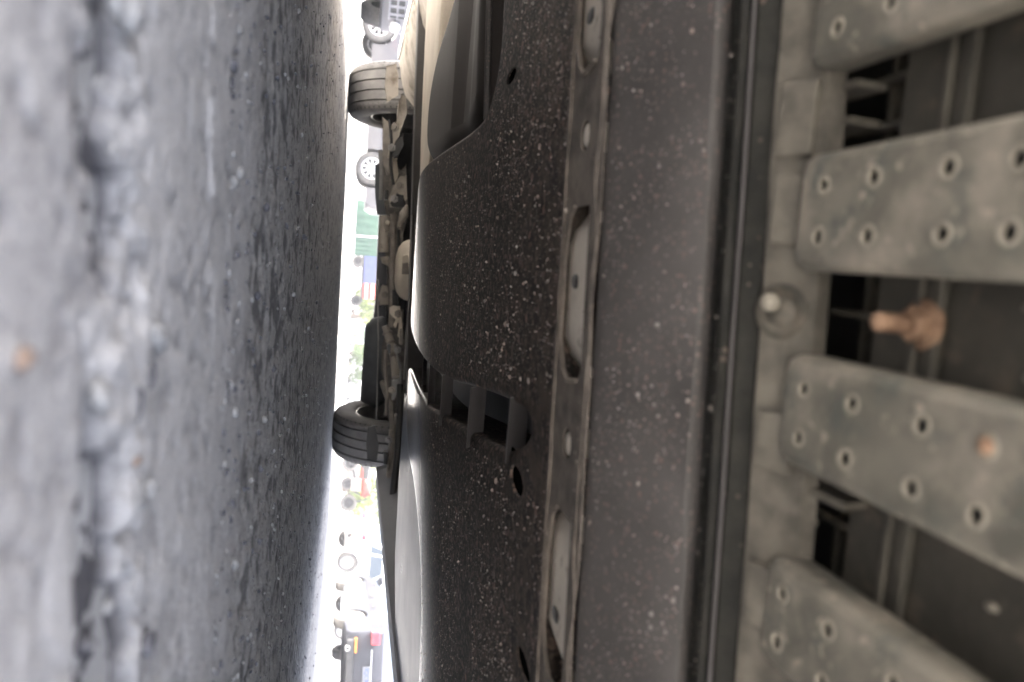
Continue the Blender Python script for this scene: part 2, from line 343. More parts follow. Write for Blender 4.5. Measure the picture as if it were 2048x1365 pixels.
def near_ground():
    NY, NX = 900, 520
    Y = np.geomspace(0.10 + 0.05, 9.0 + 0.05, NY) - 0.05
    T = np.linspace(-1, 1, NX); T = 1.25 * np.sign(T) * np.abs(T) ** 1.15
    X = T[None, :] * (Y[:, None] + 0.22) + 0.02; Yg = np.repeat(Y[:, None], NX, 1)
    fade = 1 - sstep(5.5, 8.5, Yg)
    edge = 0.435 - 0.12 * X + 0.06 * (fbm(X * 9 + 5, Yg * 9, 4, 3) - 0.5) + 0.02 * (fbm(X * 60, Yg * 60, 3, 9) - 0.5)
    asph = sstep(-0.02, 0.035, Yg - edge)
    outer = sstep(-0.15, 0.15, Yg - 4.6 + 0.5 * (fbm(X * 2, Yg * 2, 3, 5) - 0.5)) + sstep(-0.06, 0.10, -X - 0.62) + sstep(-0.06, 0.10, X - 1.1)  # mask follows the car's cast shadow; sunlit ground gets its own colour
    outer = np.clip(outer, 0, 1)
    jc = 0.203 + 0.10 * (fbm(X * 7 + 2, Yg * 0 + 1.5, 3, 21) - 0.5)       # the broken joint across the slab
    jd = np.abs(Yg - jc); jw = 0.003 + 0.040 * np.clip(fbm(X * 26, Yg * 0 + 3.3, 3, 31) - 0.28, 0, 1)
    joint = 1 - sstep(jw * 0.6, jw * 1.3, jd)
    lump = fbm(X * 120, Yg * 120, 3, 41)
    lump2 = fbm(X * 75 + 9, Yg * 75, 3, 43)
    z = 0.0007 * (fbm(X * 30, Yg * 30, 4, 1) - 0.5) + 0.0005 * (fbm(X * 200, Yg * 200, 3, 2) - 0.5)
    flake = sstep(0.60, 0.64, fbm(X * 45 + 3, Yg * 60, 4, 71)); pock = sstep(0.36, 0.32, fbm(X * 110, Yg * 110, 3, 72))
    z += 0.0005 * flake - 0.0007 * pock * (1 - asph)
    band = 1 - sstep(0.010, 0.034, np.abs(Yg - (0.208 + 0.05 * (fbm(X * 7 + 2, Yg * 0 + 1.5, 3, 21) - 0.5))))
    jn = fbm(X * 48, Yg * 62, 4, 81); hole = band * sstep(0.47, 0.40, jn); crust = band * sstep(0.52, 0.60, jn)
    z += 0.006 * (fbm(X * 3, Yg * 3, 3, 6) - 0.5) * sstep(0.3, 1.2, Yg)
    z += band * 0.004 * (lump - 0.5) + 0.0025 * crust - 0.0055 * hole
    ridge = np.maximum(0, 1 - np.abs(Yg - (0.318 + 0.03 * (fbm(X * 18, Yg * 0, 3, 51) - 0.5))) / 0.004) * (np.abs(X + 0.04) < 0.06) * (fbm(X * 50, Yg * 0 + 7, 2, 52) > 0.42)
    ridge2 = np.maximum(0, 1 - np.abs(Yg - (0.365 + 0.04 * (fbm(X * 14, Yg * 0 + 5, 3, 55) - 0.5))) / 0.0035) * (fbm(X * 30, Yg * 0 + 2, 2, 56) > 0.52)
    z += 0.0018 * (ridge + ridge2)
    agg = fbm(X * 150, Yg * 150, 2, 61)
    agg2 = fbm(X * 70, Yg * 70, 3, 63)
    z += asph * (1 - 0.7 * outer) * (0.0036 * (agg - 0.5) + 0.0030 * (agg2 - 0.5) - 0.001)
    z = z * fade
    pit = hole * 0.85 + 0.22 * pock * (1 - asph) + asph * (1 - outer) * sstep(0.42, 0.30, agg2) * 0.6
    chalk = crust * 0.3 + np.clip(ridge + ridge2, 0, 1) * 0.6 + 0.35 * flake * (1 - asph)
    v = np.stack([X, Yg, z], -1).reshape(-1, 3)
    me = bpy.data.meshes.new("ground")
    i = np.arange(NY * NX).reshape(NY, NX); q = np.stack([i[:-1, :-1], i[:-1, 1:], i[1:, 1:], i[1:, :-1]], -1).reshape(-1, 4)
    me.vertices.add(len(v)); me.vertices.foreach_set("co", v.ravel()); me.loops.add(q.size); me.loops.foreach_set("vertex_index", q.ravel())
    me.polygons.add(len(q)); me.polygons.foreach_set("loop_start", np.arange(0, q.size, 4)); me.polygons.foreach_set("loop_total", np.full(len(q), 4))
    me.polygons.foreach_set("use_smooth", np.ones(len(q), bool))
    slab = 1 - sstep(0.195, 0.222, Yg + 0.02 * (fbm(X * 40, Yg * 40, 3, 91) - 0.5))  # near zone toned down in colour to offset strong skylight at the front
    for nm, a in (("slab", slab), ("asphalt", asph), ("outer", outer), ("pit", pit), ("chalk", chalk)):
        me.attributes.new(nm, 'FLOAT', 'POINT').data.foreach_set("value", np.broadcast_to(a, X.shape).astype(np.float32).ravel())
    me.materials.append(M_ground); me.update(); me.validate()
    o = bpy.data.objects.new("ground", me); COL.objects.link(o); tag(o, kind="structure")
    return X, Yg, z
near_ground()
mb = MB(); mb.add([(-150, -60, -0.006), (150, -60, -0.006), (150, 240, -0.006), (-150, 240, -0.006)], [(0, 1, 2, 3)])
tag(mb.build("parking_lot", M_lot), kind="structure")

# ================================================================== THE CAR OVERHEAD
car = empty("parked_car", (0.08, 1.9, 0), 0, "car seen from underneath, its muddy black undershield and perforated grey front bars overhead", "car")
def part(mb, name, mats, parent=None, **k):
    o = mb.build(name, mats, **k)
    pr = parent or car
    o.parent = pr
    if pr is car: o.matrix_parent_inverse = Matrix.Translation((-0.08, -1.9, 0))
    return o
bend = lambda X: -0.08 * X

# --- undershield: centre bulge and right half in one moulding, louvre slot between them
shield = [(-0.80, 0.465), (-0.40, 0.445), (0.0, 0.416), (0.25, 0.396), (0.45, 0.385), (0.80, 0.38), (0.80, 0.98), (0.62, 1.00), (0.51, 1.035), (0.455, 1.10), (0.40, 1.24),
          (0.395, 1.45), (0.34, 1.60), (0.262, 1.66), (0.245, 1.56), (0.242, 1.30), (0.236, 1.13), (0.212, 0.975), (0.176, 0.72), (0.148, 0.545), (0.124, 0.480), (0.106, 0.470),
          (0.106, 0.53), (0.128, 0.71), (0.157, 0.915), (0.176, 1.13), (0.178, 1.36), (0.165, 1.50), (0.148, 1.59), (0.0, 1.64), (-0.112, 1.64), (-0.155, 1.56),
          (-0.162, 1.40), (-0.150, 1.08), (-0.136, 0.80), (-0.143, 0.725), (-0.181, 0.685), (-0.24, 0.695), (-0.45, 0.72), (-0.80, 0.74)]
sh_s = chaikin(shield, 2)
mb = MB(); tray(mb, sh_s, 0.178, 0.007, 0.060, zf=lambda x, y: (0.25 * max(0.0, y - 1.46) ** 2 if x < 0.2 else 0.06 * max(0.0, y - 1.25) ** 2), seg=6, holes=[circle(0.157, 0.500, 0.0095, 14, 0.022), circle(0.263, 0.443, 0.0075, 14, 0.020), circle(-0.151, 0.628, 0.006, 12, 0.02)])
shield_o = part(mb, "undershield", M_shield, recalc=True)
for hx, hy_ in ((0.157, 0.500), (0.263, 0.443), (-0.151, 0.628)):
    mb = MB(); mb.box((hx - 0.016, hy_ - 0.03, 0.1800), (hx + 0.016, hy_ + 0.035, 0.1815)); part(mb, "hole_shade_sheet", M_hole_shade, shield_o)  # black sheet close behind each hole, shade put in as colour
# louvres in the slot
for (yc, x0, x1, px0, px1, Y0) in ((815, 0.1085, 0.146, 1020, 1057, 0.525), (795, 0.134, 0.182, 940, 972, 0.70), (775, 0.160, 0.214, 884, 906, 0.925), (755, 0.176, 0.240, 858, 872, 1.13), (735, 0.178, 0.243, 846, 854, 1.33)):
    z0 = at(px0, yc, Y0).z; z1 = at(px1, yc, Y0 + 0.012).z
    mb = MB(); n = 6; vs = []
    for k in range(n + 1):
        t = k / n; zz = z0 + (z1 - z0) * t; yy = Y0 + 0.012 * t + 0.004 * sin(pi * t)
        vs += [(x0 - 0.006, yy, zz), (x1 + 0.006, yy, zz), (x1 + 0.006, yy + 0.003, zz), (x0 - 0.006, yy + 0.003, zz)]
    fs = []
    for k in range(n):
        for j in range(4): fs.append((k * 4 + j, k * 4 + (j + 1) % 4, k * 4 + 4 + (j + 1) % 4, k * 4 + 4 + j))
    mb.add(vs, fs + [(0, 1, 2, 3), (n * 4, n * 4 + 1, n * 4 + 2, n * 4 + 3)]); part(mb, "louvre", M_louvre, angle=0.7)

# --- left: moulded liner behind the wheel cut-out
liner = [(-0.80, 0.86), (-0.40, 0.845), (-0.27, 0.825), (-0.135, 0.79), (-0.120, 0.95), (-0.140, 1.30), (-0.168, 1.52), (-0.25, 1.57), (-0.345, 1.53), (-0.39, 1.38), (-0.40, 1.15), (-0.46, 0.99), (-0.80, 0.96)]
mb = MB()
tray(mb, chaikin(liner, 2), 0.182, 0.045, 0.09, zf=lambda x, y: 0.010 * math.exp(-((y - 0.98) / 0.06) ** 2) + 0.012 * max(0, y - 1.1))
part(mb, "wheel_arch_liner", M_liner)
mb = MB(); mb.tube([(-0.80, 0.845, 0.184), (-0.40, 0.832, 0.184), (-0.27, 0.812, 0.184), (-0.14, 0.776, 0.184)], 0.0035, 8); part(mb, "liner_flange", M_band)
mb = MB(); mb.box((-0.42, 0.79, 0.205), (-0.16, 0.80, 0.30)); part(mb, "inner_bulkhead", M_black)
# pale dusty floor behind the liner, close to the sunlit side
mb = MB(); tray(mb, chaikin([(-0.74, 1.45), (-0.44, 1.45), (-0.14, 1.50), (-0.12, 1.70), (-0.30, 1.78), (-0.74, 1.84)], 1), 0.194, 0.008, 0.05); part(mb, "floor_panel", M_cream)["label"] = "pale dusty floor panel"
# glossy floor on the right
mb = MB(); mb.prism([(0.30, 1.40), (0.36, 1.0), (0.44, 0.96), (0.86, 0.94), (0.86, 1.50), (0.70, 1.66), (0.50, 1.68), (0.32, 1.66)], 'z', 0.1835, 0.2)
part(mb, "floor_panel", M_gloss)["label"] = "smooth glossy floor panel"

# --- slotted flange in front of the shield
slots = []
for k in range(-3, 4):
    x0 = -0.031 + 0.167 * k
    s_ = [(0.0, 0.3735), (0.0, 0.398), (0.006, 0.407), (0.030, 0.4125), (0.075, 0.4125), (0.090, 0.404), (0.0955, 0.396), (0.0925, 0.3765), (0.086, 0.3725)]
    slots.append([(x0 + a, b + bend(x0 + a) - 0.002) for a, b in s_])
ovals = [[(p, q + bend(p)) for p, q in circle(-0.069 + 0.167 * k, 0.3875, 0.0085, 12, 0.008)] for k in range(-3, 5)]
xs = np.linspace(-0.72, 0.88, 40)
outer = [(x, 0.357 + bend(x) + 0.0035 * math.sin(x * 61) * math.sin(x * 23 + 1)) for x in xs] + [(x, 0.424 + bend(x)) for x in xs[::-1]]
mb = MB(); mb.plate(outer, slots + ovals, lambda u, v, t: (u, v, 0.1755 + t), 0.0012); flange_o = part(mb, "slotted_flange", M_lip, angle=0.5)
mb = MB()
for s_ in slots:
    mb.tube([(a, b, 0.1748) for a, b in s_[1:8]], 0.0013, 6)
mb.tube([(x, 0.4165 + bend(x) + 0.001 * sin(x * 90), 0.1752) for x in np.linspace(-0.7, 0.86, 80)], 0.0016, 6)
part(mb, "pressed_lip", M_lip)
mb = MB(); mb.tube([(x, 0.3595 + bend(x) + 0.0022 * sin(x * 70 + 2 * sin(x * 31)), 0.1750) for x in np.linspace(-0.7, 0.86, 220)], [(0.0009 + 0.0021 * (1 if k < 86 else max(0.0, 1 - (k - 86) / 10))) * (0.75 + 0.5 * sin(k * 0.7) * sin(k * 0.21 + 1)) for k in range(220)], 6)
part(mb, "mud_edge", M_lip)
for k in range(-3, 4):
    x0 = -0.031 + 0.167 * k
    mb = MB(); n = 9; vs = []
    for i in range(n + 1):
        t = i / n; x = x0 + 0.002 + 0.092 * t; rise = 0.010 * (max(0, 0.16 - t) / 0.16) ** 1.4 + 0.012 * (max(0, t - 0.80) / 0.20) ** 1.4
        for (yy, zz) in ((0.366, 0.1762), (0.385, 0.1774), (0.404, 0.1790), (0.418, 0.1800)): vs.append((x, yy + bend(x), zz + rise))
    fs = [(i * 4 + j, i * 4 + j + 1, i * 4 + 5 + j, i * 4 + 4 + j) for i in range(n) for j in range(3)]
    mb.add(vs, fs, 0, True)
    ip = part(mb, "inner_plate", M_slotin)
    mb = MB(); c = (x0 + (0.041 if k % 2 == 0 else 0.062), 0.398)
    mb.lathe([(0.0, 0.0), (0.0042, 0.0), (0.0042, -0.0006), (0, -0.0006)], Matrix.Translation((c[0], c[1] + bend(c[0]), 0.1786)) @ Matrix.Diagonal((1, 1.9, 1, 1)), 12); part(mb, "plate_hole", M_black, ip)
for k in range(-3, 5):
    mb = MB(); x = -0.069 + 0.167 * k; mb.lathe([(0.0001, 0.176), (0.006, 0.1764), (0.008, 0.180), (0.008, 0.19)], Matrix.Translation((x, 0.3875 + bend(x), 0)), 14); part(mb, "oval_plug", M_slotin)
mb = MB(); mb.box((-0.70, 0.335, 0.204), (0.86, 0.46, 0.21)); part(mb, "backing_plate", M_black)

# --- dark inclined cross member, rubber seal, dusty mounting strip
def extrude_x(prof, name, mat, x0=-0.70, x1=0.86, n=60, wob=0.0, angle=0.5, seed=1):
    mb = MB(); vs = []; k = len(prof)
    for i in range(n + 1):
        x = x0 + (x1 - x0) * i / n
        for j, (y, z) in enumerate(prof): vs.append((x, y + bend(x) + wob * sin(x * 40 + j * 2 + seed), z + wob * 0.6 * sin(x * 57 + j + seed)))
    fs = [(i * k + j, i * k + (j + 1) % k, (i + 1) * k + (j + 1) % k, (i + 1) * k + j) for i in range(n) for j in range(k)]
    mb.add(vs, fs, 0, False)
    return part(mb, name, mat, angle=angle)
cross_o = extrude_x([(0.3605, 0.1790), (0.3565, 0.1800), (0.346, 0.1830), (0.318, 0.1945), (0.2975, 0.2030), (0.2965, 0.2050), (0.30, 0.215), (0.36, 0.20)], "cross_member", M_band, wob=0.0004, angle=0.7)
seal_o = extrude_x([(0.2955, 0.2095), (0.2895, 0.2100), (0.2880, 0.2062), (0.2840, 0.2056), (0.2815, 0.2064), (0.2800, 0.2048), (0.2785, 0.2048), (0.2775, 0.2072), (0.2745, 0.2095), (0.2728, 0.2082), (0.2712, 0.2088),
           (0.2690, 0.2125), (0.266, 0.2165), (0.266, 0.225), (0.2955, 0.22)], "rubber_seal", M_rubber, wob=0.00025, angle=0.35, n=90)
mb = MB(); mb.tube([(x, 0.2738 + bend(x) + 0.0002 * sin(x * 50), 0.2080) for x in np.linspace(-0.70, 0.183, 90)], 0.0009, 6); part(mb, "seal_ridge_highlight", M_louvre, seal_o)  # paler tube on the ridge, its colour standing in for a highlight
extrude_x([(0.2655, 0.2150), (0.2635, 0.2138), (0.2440, 0.2240), (0.2440, 0.2300), (0.2655, 0.2300)], "mounting_strip", M_strip, wob=0.0006, angle=0.5, n=90)
# tabs of the strip, a bolted boss
for xc, wd in ((-0.124, 0.03), (-0.060, 0.028), (-0.026, 0.026), (0.062, 0.022), (0.122, 0.024)):
    mb = MB(); M = Matrix.Translation((xc, 0.2545 + bend(xc), 0.2160)) @ Matrix.Rotation(radians(-27), 4, 'X')
    mb.box((-wd / 2, -0.0090, -0.0008), (wd / 2, 0.0060, 0.0035), 0, M); part(mb, "mounting_tab", M_strip, bevel=0.0008)
bp = Vector((0.0125, 0.2545, 0.2165)); MBO = Matrix.Translation(bp) @ Matrix.Rotation(radians(-27), 4, 'X')
mb = MB(); mb.lathe([(0.0, -0.001), (0.0045, -0.001), (0.0052, 0.001), (0.0078, 0.001), (0.0098, -0.0008), (0.0108, 0.0006), (0.011, 0.004)], MBO, 20); bo = part(mb, "bolt_boss", M_recess)
mb = MB(); mb.lathe([(0.0, -0.0042), (0.0026, -0.004), (0.0034, -0.0025), (0.0036, 0.0)], MBO @ Matrix.Translation((-0.0032, 0.003, -0.001)), 10); part(mb, "screw_head", M_rim, bo)

# --- perforated bars
holes_y = (0.2345, 0.2085, 0.1780, 0.1560, 0.1300, 0.1050, 0.08)
for k, xc in enumerate((-0.1685, -0.0965, -0.0245, 0.0475, 0.1235, 0.1955)):
    mb = MB(); hw = 0.0205 if k != 2 else 0.0210; cy = bend(xc) + 0.006
    y1, y0 = 0.2495 + bend(xc) * 0.6, 0.055
    ol = [(xc - hw, y0), (xc + hw, y0), (xc + hw, y1 - 0.006), (xc + hw - 0.002, y1 - 0.0015), (xc + hw - 0.006, y1), (xc - hw + 0.006, y1), (xc - hw + 0.002, y1 - 0.0015), (xc - hw, y1 - 0.006)]
    hs = []; hp = []
    for j, hy_ in enumerate(holes_y):
        for sx in (-0.0092, 0.0092):
            r = 0.00235 + 0.0002 * random.random(); cx = xc + sx * (1 + 0.03 * random.uniform(-1, 1)); c_y = hy_ + bend(xc) * 0.4 + random.uniform(-0.0006, 0.0006)
            hs.append(circle(cx, c_y, r, 14)); hp.append((cx, c_y, r))
    z = 0.2160
    rings = [(inset(ol, 0.0035), z), (inset(ol, 0.0024), z + 0.0004), (inset(ol, 0.0010), z + 0.0014), (inset(ol, 0.0002), z + 0.0030), (ol, z + 0.0048), (ol, z + 0.013)]
    n = len(ol); vs = [(a, b, zz) for pl, zz in rings for a, b in pl]
    mb.add(vs, [(i * n + q, i * n + (q + 1) % n, (i + 1) * n + (q + 1) % n, (i + 1) * n + q) for i in range(len(rings) - 1) for q in range(n)], 0, True)
    loops = [rings[0][0]] + hs; flat = [p for l in loops for p in l]
    tri = tessellate_polygon([[Vector((a, b, 0)) for a, b in l] for l in loops]); mb.add([(a, b, z) for a, b in flat], [tuple(t) for t in tri])
    mb.add([(a, b, z + 0.013) for a, b in ol], [tuple(range(n))])
    for (cx, c_y, r) in hp:
        mb.lathe([(r * 1.55, z + 0.00002), (r * 1.42, z - 0.0004), (r * 1.12, z - 0.0004), (r, z + 0.0002), (r, z + 0.0012)], Matrix.Translation((cx, c_y, 0)), 14, 1)
        mb.lathe([(r, z + 0.0012), (r, z + 0.012)], Matrix.Translation((cx, c_y, 0)), 14, 2)  # hole walls coloured black for the shade inside
    b_ = part(mb, "perforated_bar", [M_galv, M_rim, M_black])
    if k == 3:
        mb = MB(); cx, c_y, r = hp[6]; mb.lathe([(0.0, z - 0.0012), (r * 0.9, z - 0.0010), (r * 1.05, z + 0.0015), (r * 0.95, z + 0.006)], Matrix.Translation((cx, c_y, 0)), 12); part(mb, "rusty_rivet", M_rust, b_)
# --- dried mud splashed on the moulding: small lumps of real relief
def specks(host, spots, name="mud_specks"):
    mb = MB()
    for (x, y, z, s, mi) in spots:
        n = 5; a0 = random.uniform(0, 6.28); k = random.uniform(0.8, 1.3)
        ring = [(x + s * k * cos(a0 + 2 * pi * i / n) * random.uniform(.75, 1.2), y + s * sin(a0 + 2 * pi * i / n) * random.uniform(.75, 1.2), z + 0.0002) for i in range(n)]
        top = [(x + 0.55 * (p[0] - x), y + 0.55 * (p[1] - y), z - s * random.uniform(0.45, 0.95)) for p in ring]
        mb.add(ring + top, [(i, (i + 1) % n, n + (i + 1) % n, n + i) for i in range(n)] + [tuple(range(n, 2 * n))], mi, True)
    o = part(mb, name, [M_mud1, M_mud2, M_mud3], host, recalc=False); o["kind"] = "stuff"; return o
M_mud1 = pm("mud_grey", (0.18, 0.167, 0.155), (0.26, 0.243, 0.225), 300, 0.9, spec=0.1)
M_mud2 = pm("mud_brown", (0.18, 0.148, 0.13), (0.26, 0.215, 0.187), 300, 0.9, spec=0.1)
M_mud3 = pm("mud_pale", (0.27, 0.237, 0.21), (0.37, 0.325, 0.29), 300, 0.9, spec=0.1)
def inpoly(p, poly):
    c = False
    for i in range(len(poly)):
        (x0, y0), (x1, y1) = poly[i - 1], poly[i]
        if (y0 > p[1]) != (y1 > p[1]) and p[0] < (x1 - x0) * (p[1] - y0) / (y1 - y0) + x0: c = not c
    return c
inner_sh = inset(sh_s, 0.012); sp_ = []
def msize(): return min(0.0028, 0.00045 * math.exp(random.gauss(0, 0.55)))
mudmi = lambda: random.choice((0, 0, 0, 1, 1, 1, 2))
while len(sp_) < 11000:
    y = 0.40 + 0.9 * random.random() ** 1.9; x = random.uniform(-0.05 - 0.36 * y - 0.05, 0.05 + 0.62 * y)
    if y + 0.5 * x > 1.28 or not inpoly((x, y), inner_sh): continue
    if any(abs(x - hx) < 0.016 and abs(y - hy_) < 0.032 for hx, hy_ in ((0.157, 0.500), (0.263, 0.443), (-0.151, 0.628))): continue
    if fbm(np.array([x * 9.0]), np.array([y * 9.0]), 3, 77)[0] < random.uniform(0.25, 0.6): continue
    sp_.append((x, y, 0.178, msize() * (0.62 + 0.45 * y), mudmi()))
specks(shield_o, sp_)
sp_ = []
prof_b = [(0.3565, 0.1800), (0.346, 0.1830), (0.318, 0.1945), (0.2975, 0.2030)]
for _ in range(4200):
    t = random.random(); y = 0.3565 + (0.2975 - 0.3565) * t; z = np.interp(-y, [-q for q, _z2 in prof_b], [_z2 for q, _z2 in prof_b]); x = random.uniform(-0.22, 0.34)
    sp_.append((x, y + bend(x), float(z) + 0.0002, msize() * 0.62, mudmi()))
specks(cross_o, sp_)
sp_ = []
for _ in range(420):
    x = random.uniform(-0.2, 0.3); y = 0.2835 + random.gauss(0, 0.0022); sp_.append((x, y + bend(x), 0.2062, msize() * 0.75, random.choice((0, 1, 2, 2))))
specks(seal_o, sp_)
sp_ = []
for _ in range(900):
    x = random.uniform(-0.25, 0.34); y = random.choice((0.3695, 0.4185, 0.4215, 0.4165)) + random.gauss(0, 0.0013); sp_.append((x, y + bend(x), 0.1757, msize() * 0.8, random.choice((1, 1, 2, 0))))
specks(flange_o, sp_)
# --- what shows between the bars
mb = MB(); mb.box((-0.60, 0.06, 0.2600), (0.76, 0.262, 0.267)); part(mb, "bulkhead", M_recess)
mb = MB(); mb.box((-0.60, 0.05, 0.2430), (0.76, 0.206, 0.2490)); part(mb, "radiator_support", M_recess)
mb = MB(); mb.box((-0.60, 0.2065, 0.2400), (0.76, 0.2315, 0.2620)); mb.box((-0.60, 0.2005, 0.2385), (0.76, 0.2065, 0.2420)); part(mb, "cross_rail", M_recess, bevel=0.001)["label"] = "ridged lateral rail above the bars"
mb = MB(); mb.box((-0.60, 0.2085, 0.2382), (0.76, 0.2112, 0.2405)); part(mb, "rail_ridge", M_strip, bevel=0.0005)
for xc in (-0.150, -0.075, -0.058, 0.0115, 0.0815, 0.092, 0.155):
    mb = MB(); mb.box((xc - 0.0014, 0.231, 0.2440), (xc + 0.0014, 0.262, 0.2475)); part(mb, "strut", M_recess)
for (x0, y0, x1, y1) in ((1562, 208, 1715, 165), (1552, 290, 1700, 240), (1600, 330, 1655, 312), (1500, 930, 1690, 1015), (1496, 1005, 1580, 1050), (1480, 1262, 1560, 1330)):
    a_ = atz(x0, y0, 0.2215); b_ = atz(x1, y1, 0.2300); mb = MB(); dx = Vector((0.0013, 0, 0)); up_ = Vector((0, 0.002, 0.014))
    mb.add([a_ - dx, a_ + dx, b_ + dx, b_ - dx, a_ - dx + up_, a_ + dx + up_, b_ + dx + up_, b_ - dx + up_], [(0, 1, 2, 3), (4, 5, 6, 7), (0, 1, 5, 4), (1, 2, 6, 5), (2, 3, 7, 6), (3, 0, 4, 7)]); part(mb, "rib", M_strip)
for yy in (0.2385, 0.247):
    mb = MB(); mb.box((-0.6, yy - 0.0010, 0.2475), (0.76, yy + 0.0010, 0.2525)); part(mb, "slat", M_recess)
mb = MB(); MR = Matrix.Translation((0.0115, 0.207, 0.2400))
mb.lathe([(0, 0.0), (0.0085, 0.0), (0.0085, -0.0016), (0.0045, -0.0018)], MR, 20)
rb = part(mb, "rusty_bolt", M_rust); 
mb = MB(); mb.lathe([(0.0058, -0.0016), (0.0058, -0.0065), (0.0045, -0.0075), (0.0028, -0.0075)], MR, 6, smooth=False); part(mb, "nut", M_rust, rb)
mb = MB(); mb.lathe([(0.003 + (0.0004 if q % 2 else 0), -0.007 - 0.0008 * q) for q in range(15)] + [(0.0022, -0.0192), (0.0, -0.0195)], MR, 12); part(mb, "threaded_shank", M_rust, rb)
for (x, y, r) in ((0.0225, 0.168, 0.0022), (0.003, 0.172, 0.0018), (-0.03, 0.18, 0.002), (0.09, 0.17, 0.0016)):
    mb = MB(); mb.lathe([(0, -0.0015), (r * 0.8, -0.001), (r, 0)], Matrix.Translation((x, y, 0.2428)) @ Matrix.Diagonal((1, 1.5, 1, 1)), 8); part(mb, "mud_lump", M_rim)

# --- body shell of the overhead car (outline, doors and roof are out of the picture but shade the ground)
XL, XR = -0.74, 0.90
mb = MB()
def arch(cy, r, n=14, cz=0.32): return [(cy + r * cos(a), cz + r * sin(a)) for a in np.linspace(pi + 0.18, -0.18, n)]
low = [(0.03, 0.245), (0.24, 0.225)] + arch(0.61, 0.37) + [(1.02, 0.186), (3.0, 0.186)] + arch(3.42, 0.37) + [(3.83, 0.22), (3.93, 0.235), (4.02, 0.42), (4.0, 0.80), (3.88, 0.98), (3.55, 1.04), (0.95, 0.98), (0.35, 0.90), (0.12, 0.76), (0.03, 0.55), (0.02, 0.34)]
mb.prism(low, 'x', XL - 0.03, XL + 0.01); mb.prism(low, 'x', XR - 0.01, XR + 0.03)
up = [(0.05, 0.235), (0.02, 0.34), (0.03, 0.55), (0.12, 0.76), (0.35, 0.90), (0.95, 0.98)]
top = [(4.0, 0.80), (3.88, 0.98), (3.55, 1.04), (3.1, 1.38), (1.75, 1.45), (0.95, 0.98)]
def skin(pts, x0, x1):
    vs = [(x, y, z) for x in (x0, x1) for y, z in pts]; n = len(pts); mb.add(vs, [(i, i + 1, n + i + 1, n + i) for i in range(n - 1)])
skin(up, XL, XR)
for a in (XL, XR): mb.add([(a, y, z) for y, z in [(3.55, 1.04), (3.1, 1.38), (1.75, 1.45), (0.95, 0.98)]], [(0, 1, 2, 3)])
skin(top, XL, XR); part(mb, "body_shell", M_paint_hero, angle=0.5)
mb = MB(); mb.box((XL + 0.012, 0.06, 0.335), (XR - 0.012, 3.9, 0.345)); part(mb, "floor_pan", M_black)
mb = MB(); mb.prism([(-0.02, 0.19), (0.012, 0.19), (0.03, 0.25), (-0.03, 0.25)], 'y', 1.06, 2.72); sl_ = mb
so_ = part(mb, "sill", M_beige); so_.location.x += XL + 0.02
mb = MB(); mb.prism([(-0.02, 0.178), (0.02, 0.176), (0.03, 0.25), (-0.04, 0.25)], 'y', 1.06, 2.72); so_ = part(mb, "sill", M_sill); so_.location.x += XR - 0.06
# rear bumper valance, its lower edge measured along the photograph
val = [(-0.70, 0.205), (-0.50, 0.178), (-0.30, 0.172), (-0.12, 0.173), (0.10, 0.174), (0.27, 0.176), (0.42, 0.168), (0.534, 0.159), (0.669, 0.151), (0.76, 0.158), (0.80, 0.165), (0.84, 0.185), (0.88, 0.21)]
val = [(x, z) for x, z in val]
mb = MB(); mb.prism(val + [(0.88, 0.46), (-0.70, 0.46)], 'y', 3.92, 3.98); part(mb, "rear_valance", M_black)
mb = MB(); vs = []
for x, z in val: vs += [(x, 3.92, z + 0.002), (x, 3.66, z + 0.06)]
mb.add(vs, [(2 * i, 2 * i + 1, 2 * i + 3, 2 * i + 2) for i in range(len(val) - 1)], 0, True); part(mb, "bumper_return", M_matte)

# --- wheels
def tyre_mesh(mb, R=0.318, W=0.205, rimr=0.205):
    h = W / 2; M = Matrix.Rotation(pi / 2, 4, 'Y')
    prof = [(rimr, -h * 0.72), (rimr + 0.010, -h * 0.86), (rimr + 0.03, -h * 0.97), (R - 0.055, -h), (R - 0.028, -h * 0.97), (R - 0.012, -h * 0.90), (R - 0.005, -h * 0.80)]
    tread = []; gx = (-0.30, -0.10, 0.10, 0.30)   # four grooves
    def crown(t): return R - 0.004 * (t / 0.5) ** 2
    t = -0.37; tread.append((crown(t), 2 * t * h))
    for g in gx:
        tread += [(crown(g), (g - 0.018) * W), (R - 0.010, (g - 0.013) * W), (R - 0.010, (g + 0.013) * W), (crown(g), (g + 0.018) * W)]
    tread.append((crown(0.37), 0.37 * W))
    full = prof + tread + [(r, -y) for r, y in prof[::-1]]
    mb.lathe(full, M, 72, 0, True)
    for s in (-1, 1):                                # shoulder sipes
        for k in range(72):
            a = 2 * pi * (k + 0.5 * (s > 0)) / 72; e = 0.0034 / R
            P = lambda aa, r, x: M @ Vector((r * cos(aa), r * sin(aa), x))
            x0, x1 = s * 0.36 * W, s * 0.445 * W
            q = [P(a - e, crown(.36) + 0.0006, x0), P(a + e, crown(.36) + 0.0006, x0), P(a + e, R - 0.0105, x1), P(a - e, R - 0.0105, x1)]
            mb.add(q, [(0, 1, 2, 3)], 1)
    return mb
XWL, XWR = -0.665, 0.842
